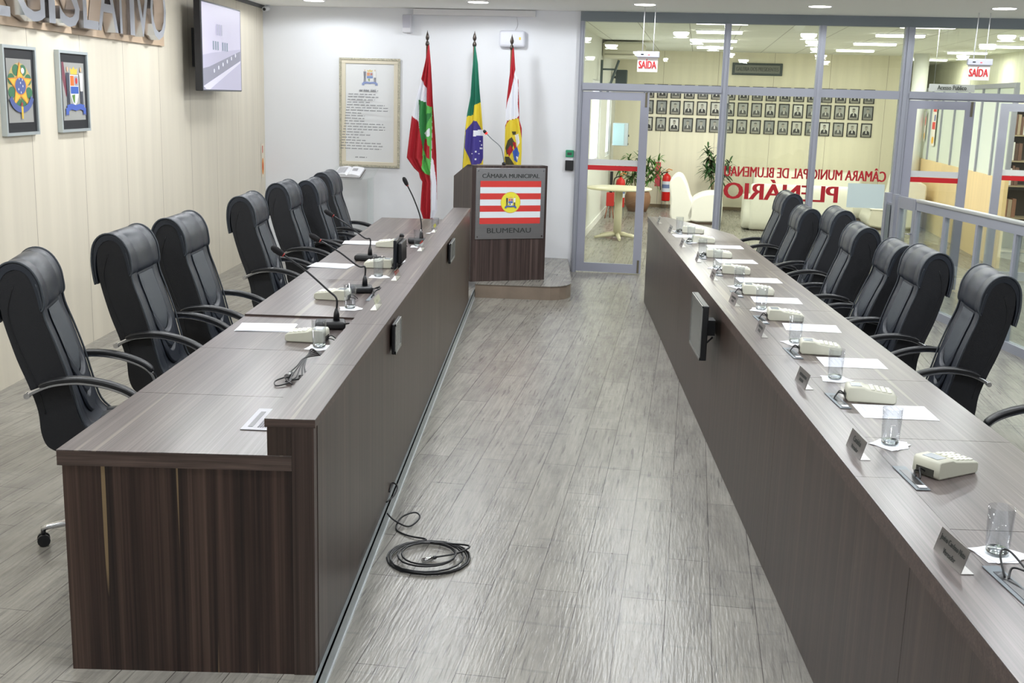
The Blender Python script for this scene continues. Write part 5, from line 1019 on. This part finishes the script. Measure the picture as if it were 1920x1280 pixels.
# white lounge furniture
def puffy(name, prof, y0, y1, m_, parent, r=.05, xf=None):
    w_ = y1 - y0; ys = [y0, y0 + r * .12, y0 + r * .5, y0 + r, y1 - r, y1 - r * .5, y1 - r * .12, y1]; k = r * .6
    o = MB().profile(prof, ys, [k, k * .55, k * .15, 0, 0, k * .15, k * .55, k]).build(name, m_, parent, xf); return o
t = thing('lounge_chair', 'white upholstered lounge chair seen side-on through the open door', 'armchair', room(4.80, 6.0), A)
puffy('backrest', s2([(.03, .05), (.0, .40), (-.035, .64), (.0, .74), (.08, .81), (.16, .80), (.21, .74), (.27, .62), (.33, .44), (.38, .34), (.36, .05)], 3), 0, .85, M_SOFA, t)
puffy('seat', s2([(.30, .06), (.35, .36), (.42, .45), (.60, .52), (.80, .52), (.86, .45), (.86, .08), (.80, .05)], 3), .0, .85, M_SOFA, t)
MB().box(.05, .82, .04, .80, .0, .048).build('plinth', mat('dark_plinth', (92, 76, 60), 0.6), t)
t = thing('white_sofa', 'white sofa with its back to the glass behind the red lettering', 'sofa', room(6.08, 5.42), A)
def sofa_side(prof, name, x0, x1):   # profile in (y,z), swept along x
    M_ = Matrix(((0, 1, 0, 0), (1, 0, 0, 0), (0, 0, 1, 0), (0, 0, 0, 1))); puffy(name, prof, x0, x1, M_SOFA, t, .06, M_)
sofa_side(s2([(.0, .04), (-.02, .45), (.0, .68), (.06, .745), (.16, .745), (.22, .66), (.26, .40), (.28, .05)], 3), 'backrest', .0, 1.62)
sofa_side(s2([(.27, .05), (.27, .38), (.34, .43), (.75, .43), (.82, .38), (.82, .06)], 3), 'seat', .12, 1.5)
sofa_side(s2([(.05, .04), (.03, .45), (.08, .56), (.70, .54), (.80, .48), (.82, .05)], 3), 'armrest', -.1, .11)
MB().box(.03, 1.55, .05, .75, 0, .038).build('plinth', mat('dark_plinth', (92, 76, 60), 0.6), t)
t = thing('white_sofa', 'farther white sofa against the portrait wall', 'sofa', room(6.25, 7.75), A)
sofa_side(s2([(.55, .05), (.58, .45), (.62, .76), (.68, .82), (.78, .82), (.84, .74), (.85, .05)], 3), 'backrest', .0, 1.95)
sofa_side(s2([(.02, .06), (.0, .38), (.06, .45), (.52, .45), (.57, .38), (.57, .06)], 3), 'seat', .0, 1.95)
MB().box(.03, 1.9, .05, .8, 0, .045).build('plinth', mat('dark_plinth', (92, 76, 60), 0.6), t)
t = thing('lounge_chair', 'white armchair beyond the railing gate, its sloping back in view', 'armchair', room(8.10, 6.38), A)
puffy('seat', s2([(.0, .05), (.0, .30), (.05, .36), (.60, .36), (.70, .30), (.70, .05)], 3), .0, 1.0, M_SOFA, t, .06)
puffy('backrest', s2([(.30, .36), (.36, .62), (.40, .86), (.46, .94), (.60, .90), (.80, .80), (.88, .72), (.86, .40), (.76, .10), (.71, .10), (.71, .35)], 3), .02, .98, M_SOFA, t, .06)
MB().box(.03, .70, .05, .95, 0, .045).build('plinth', mat('dark_plinth', (92, 76, 60), 0.6), t)
# plants
def leaf(mb, p, d, L, w_, droop):
    d = d.normalized(); s_ = d.cross(Vector((0, 0, 1)));
    if s_.length < .01: s_ = Vector((1, 0, 0))
    s_.normalize(); b = len(mb.v); n = 5
    for i in range(n + 1):
        k = i / n; c = p + d * L * k + Vector((0, 0, -droop * k * k * L)); ww = w_ * sin(pi * min(1, k * .85 + .12)) * (1 if i < n else .05)
        mb.v += [c - s_ * ww, c + s_ * ww]
    for i in range(n): mb.face([b + 2 * i, b + 2 * i + 1, b + 2 * i + 3, b + 2 * i + 2])
def plant(s, t_, lab, potr, poth, stems, m_, LL, ww, seed, name='potted_plant', potm=None):
    rnd = random.Random(seed); e = thing(name, lab, 'plant', room(s, t_), A)
    MB().lathe([(.001, 0), (potr * .72, 0), (potr * .98, poth * .45), (potr, poth * .75), (potr * .86, poth), (potr * .78, poth), (potr * .78, poth - .04), (.001, poth - .04)], 0, 0, 28, cap=False).build('pot', potm or M_POT, e)
    st = MB(); lf = MB(); lf.smooth = True
    for (x, y, z) in stems:
        P = spline([(x * .15, y * .15, poth - .05), (x * .5, y * .5, poth + (z - poth) * .5), (x, y, z)], 5); st.tube(P, .008, 6)
        for k in range(40):
            q = P[-1 - rnd.randrange(0, 5)]; an = rnd.uniform(0, 2 * pi); el = rnd.uniform(-.5, 1.1); leaf(lf, Vector(q) + Vector((0, 0, rnd.uniform(-.05, .05))), Vector((cos(an) * cos(el), sin(an) * cos(el), sin(el))), LL * rnd.uniform(.6, 1.1), ww, rnd.uniform(.1, .7))
    st.build('stems', M_STEM, e); lf.build('foliage', m_, e)
plant(4.16, 7.95, 'spreading leafy plant in a round brown pot behind the round table', .24, .36, [(-.35, 0, .80), (-.2, -.1, .98), (0, 0, 1.02), (.18, .1, .95), (.36, 0, .93), (.10, -.1, .72), (-.12, .1, .65), (.38, -.05, .74)], M_GREEN, .25, .016, 2)
plant(5.55, 8.40, 'tall dark-leaved plant behind the open door leaf', .18, .34, [(-.16, 0, 1.15), (-.12, 0, .98), (-.16, 0, .80), (.05, 0, .85), (.25, 0, .90), (.2, .05, .70), (-.06, 0, 1.02)], M_DGREEN, .26, .018, 5)
# wall cabinet, speaker and air unit on the gallery side
e = thing('wall_cabinet', 'pale blue glass-fronted cabinet on the gallery wall beside the window', 'cabinet', room(3.79, 7.9, 1.39), A)
MB().rbox(-.14, .14, -.06, .10, -.205, .205, .008).build('body', mat('cabinet_grey', (176, 186, 190), 0.5), e); MB().box(-.13, .07, -.064, -.0605, -.195, .195).build('door', mat('cabinet_glass', (172, 204, 212), 0.15), e); MB().tube([(.145, -.02, -.02), (.16, -.02, -.02)], .02, 8).tube([(.145, -.02, -.17), (.155, -.02, -.17)], .014, 8).build('knobs', M_BLACK, e)
e = thing('black_loudspeaker', 'black loudspeaker hanging in the gallery, seen through the upper pane', 'speaker', room(3.78, 7.6, 2.40), A); MB().rbox(-.10, .10, -.10, .10, -.13, .13, .01).build('cabinet', mat('speaker_dark', (62, 74, 76), 0.5), e); MB().box(-.085, .085, -.105, -.101, -.11, .11).build('grille', mat('speaker_mesh', (52, 62, 64), 0.7), e); MB().box(-.17, -.10, -.02, .02, -.02, .02).build('bracket', M_BLACK, e)
e = thing('air_conditioner', 'large beige air conditioner below the gallery ceiling behind the upper pane', 'air conditioner', room(3.935, 5.6, 2.66), A)
MB().rbox(-.33, .33, -.3, .35, .0, .24, .04, 3).build('casing', mat('aircon_beige', (206, 202, 180), 0.5), e); MB().box(-.29, .29, -.304, -.3005, .04, .06).box(-.29, .29, -.304, -.3005, .10, .105).build('louvre', mat('aircon_dark', (150, 146, 128), 0.6), e)
e = thing('wall_bracket', 'dark angled steel bracket on the gallery wall under the air conditioner', 'bracket', room(3.66, 4.7, 2.1), A)
MB().tube([(.0, 0, .0), (.0, 0, .5)], .022, 6).tube([(.10, 0, .0), (.26, 0, .5)], .022, 6).tube([(.0, 0, .36), (.22, 0, .36)], .016, 6).tube([(.0, 0, .10), (.12, 0, .10)], .016, 6).build('steel_frame', mat('bracket_dark', (74, 86, 88), 0.5), e)
# bookcase at the far right
e = thing('bookcase', 'dark bookcase with folders behind the glass at the right edge', 'bookcase', room(9.38, 3.9), A)
MB().box(0, .02, -.02, .33, 0, 2.1).box(.70, .72, -.02, .33, 0, 2.1).box(.02, .70, .315, .33, 0, 2.1).build('carcass', mat('bookcase_dark', (84, 74, 66), 0.5), e)
for z in (.02, .5, .95, 1.3, 1.66, 2.06): MB().box(.02, .70, -.02, .31, z, z + .02).build('shelf', mat('bookcase_edge', (170, 156, 130), 0.5), e)
rnd = random.Random(5); bc = [mat('folder%d' % i, c, .6) for i, c in enumerate([(150, 110, 90), (118, 88, 76), (176, 160, 140), (92, 70, 62), (232, 232, 232)])]
k = 0
for z in (.52, .97, 1.32, 1.68):
    x = .03
    while x < .34:
        w_ = rnd.uniform(.035, .06); h = rnd.uniform(.24, .29); o = MB().rbox(x, x + w_ - .003, .02, .26, z, z + h, .003, 1).build('folder', bc[rnd.choice([0, 1, 1, 2, 3, 3, 4])]); o.location = room(9.38, 3.9); o.rotation_euler.z = A
        tag(o, 'folder standing upright in the dark bookcase at the right edge', 'folder', 'folders in the bookcase'); x += w_; k += 1
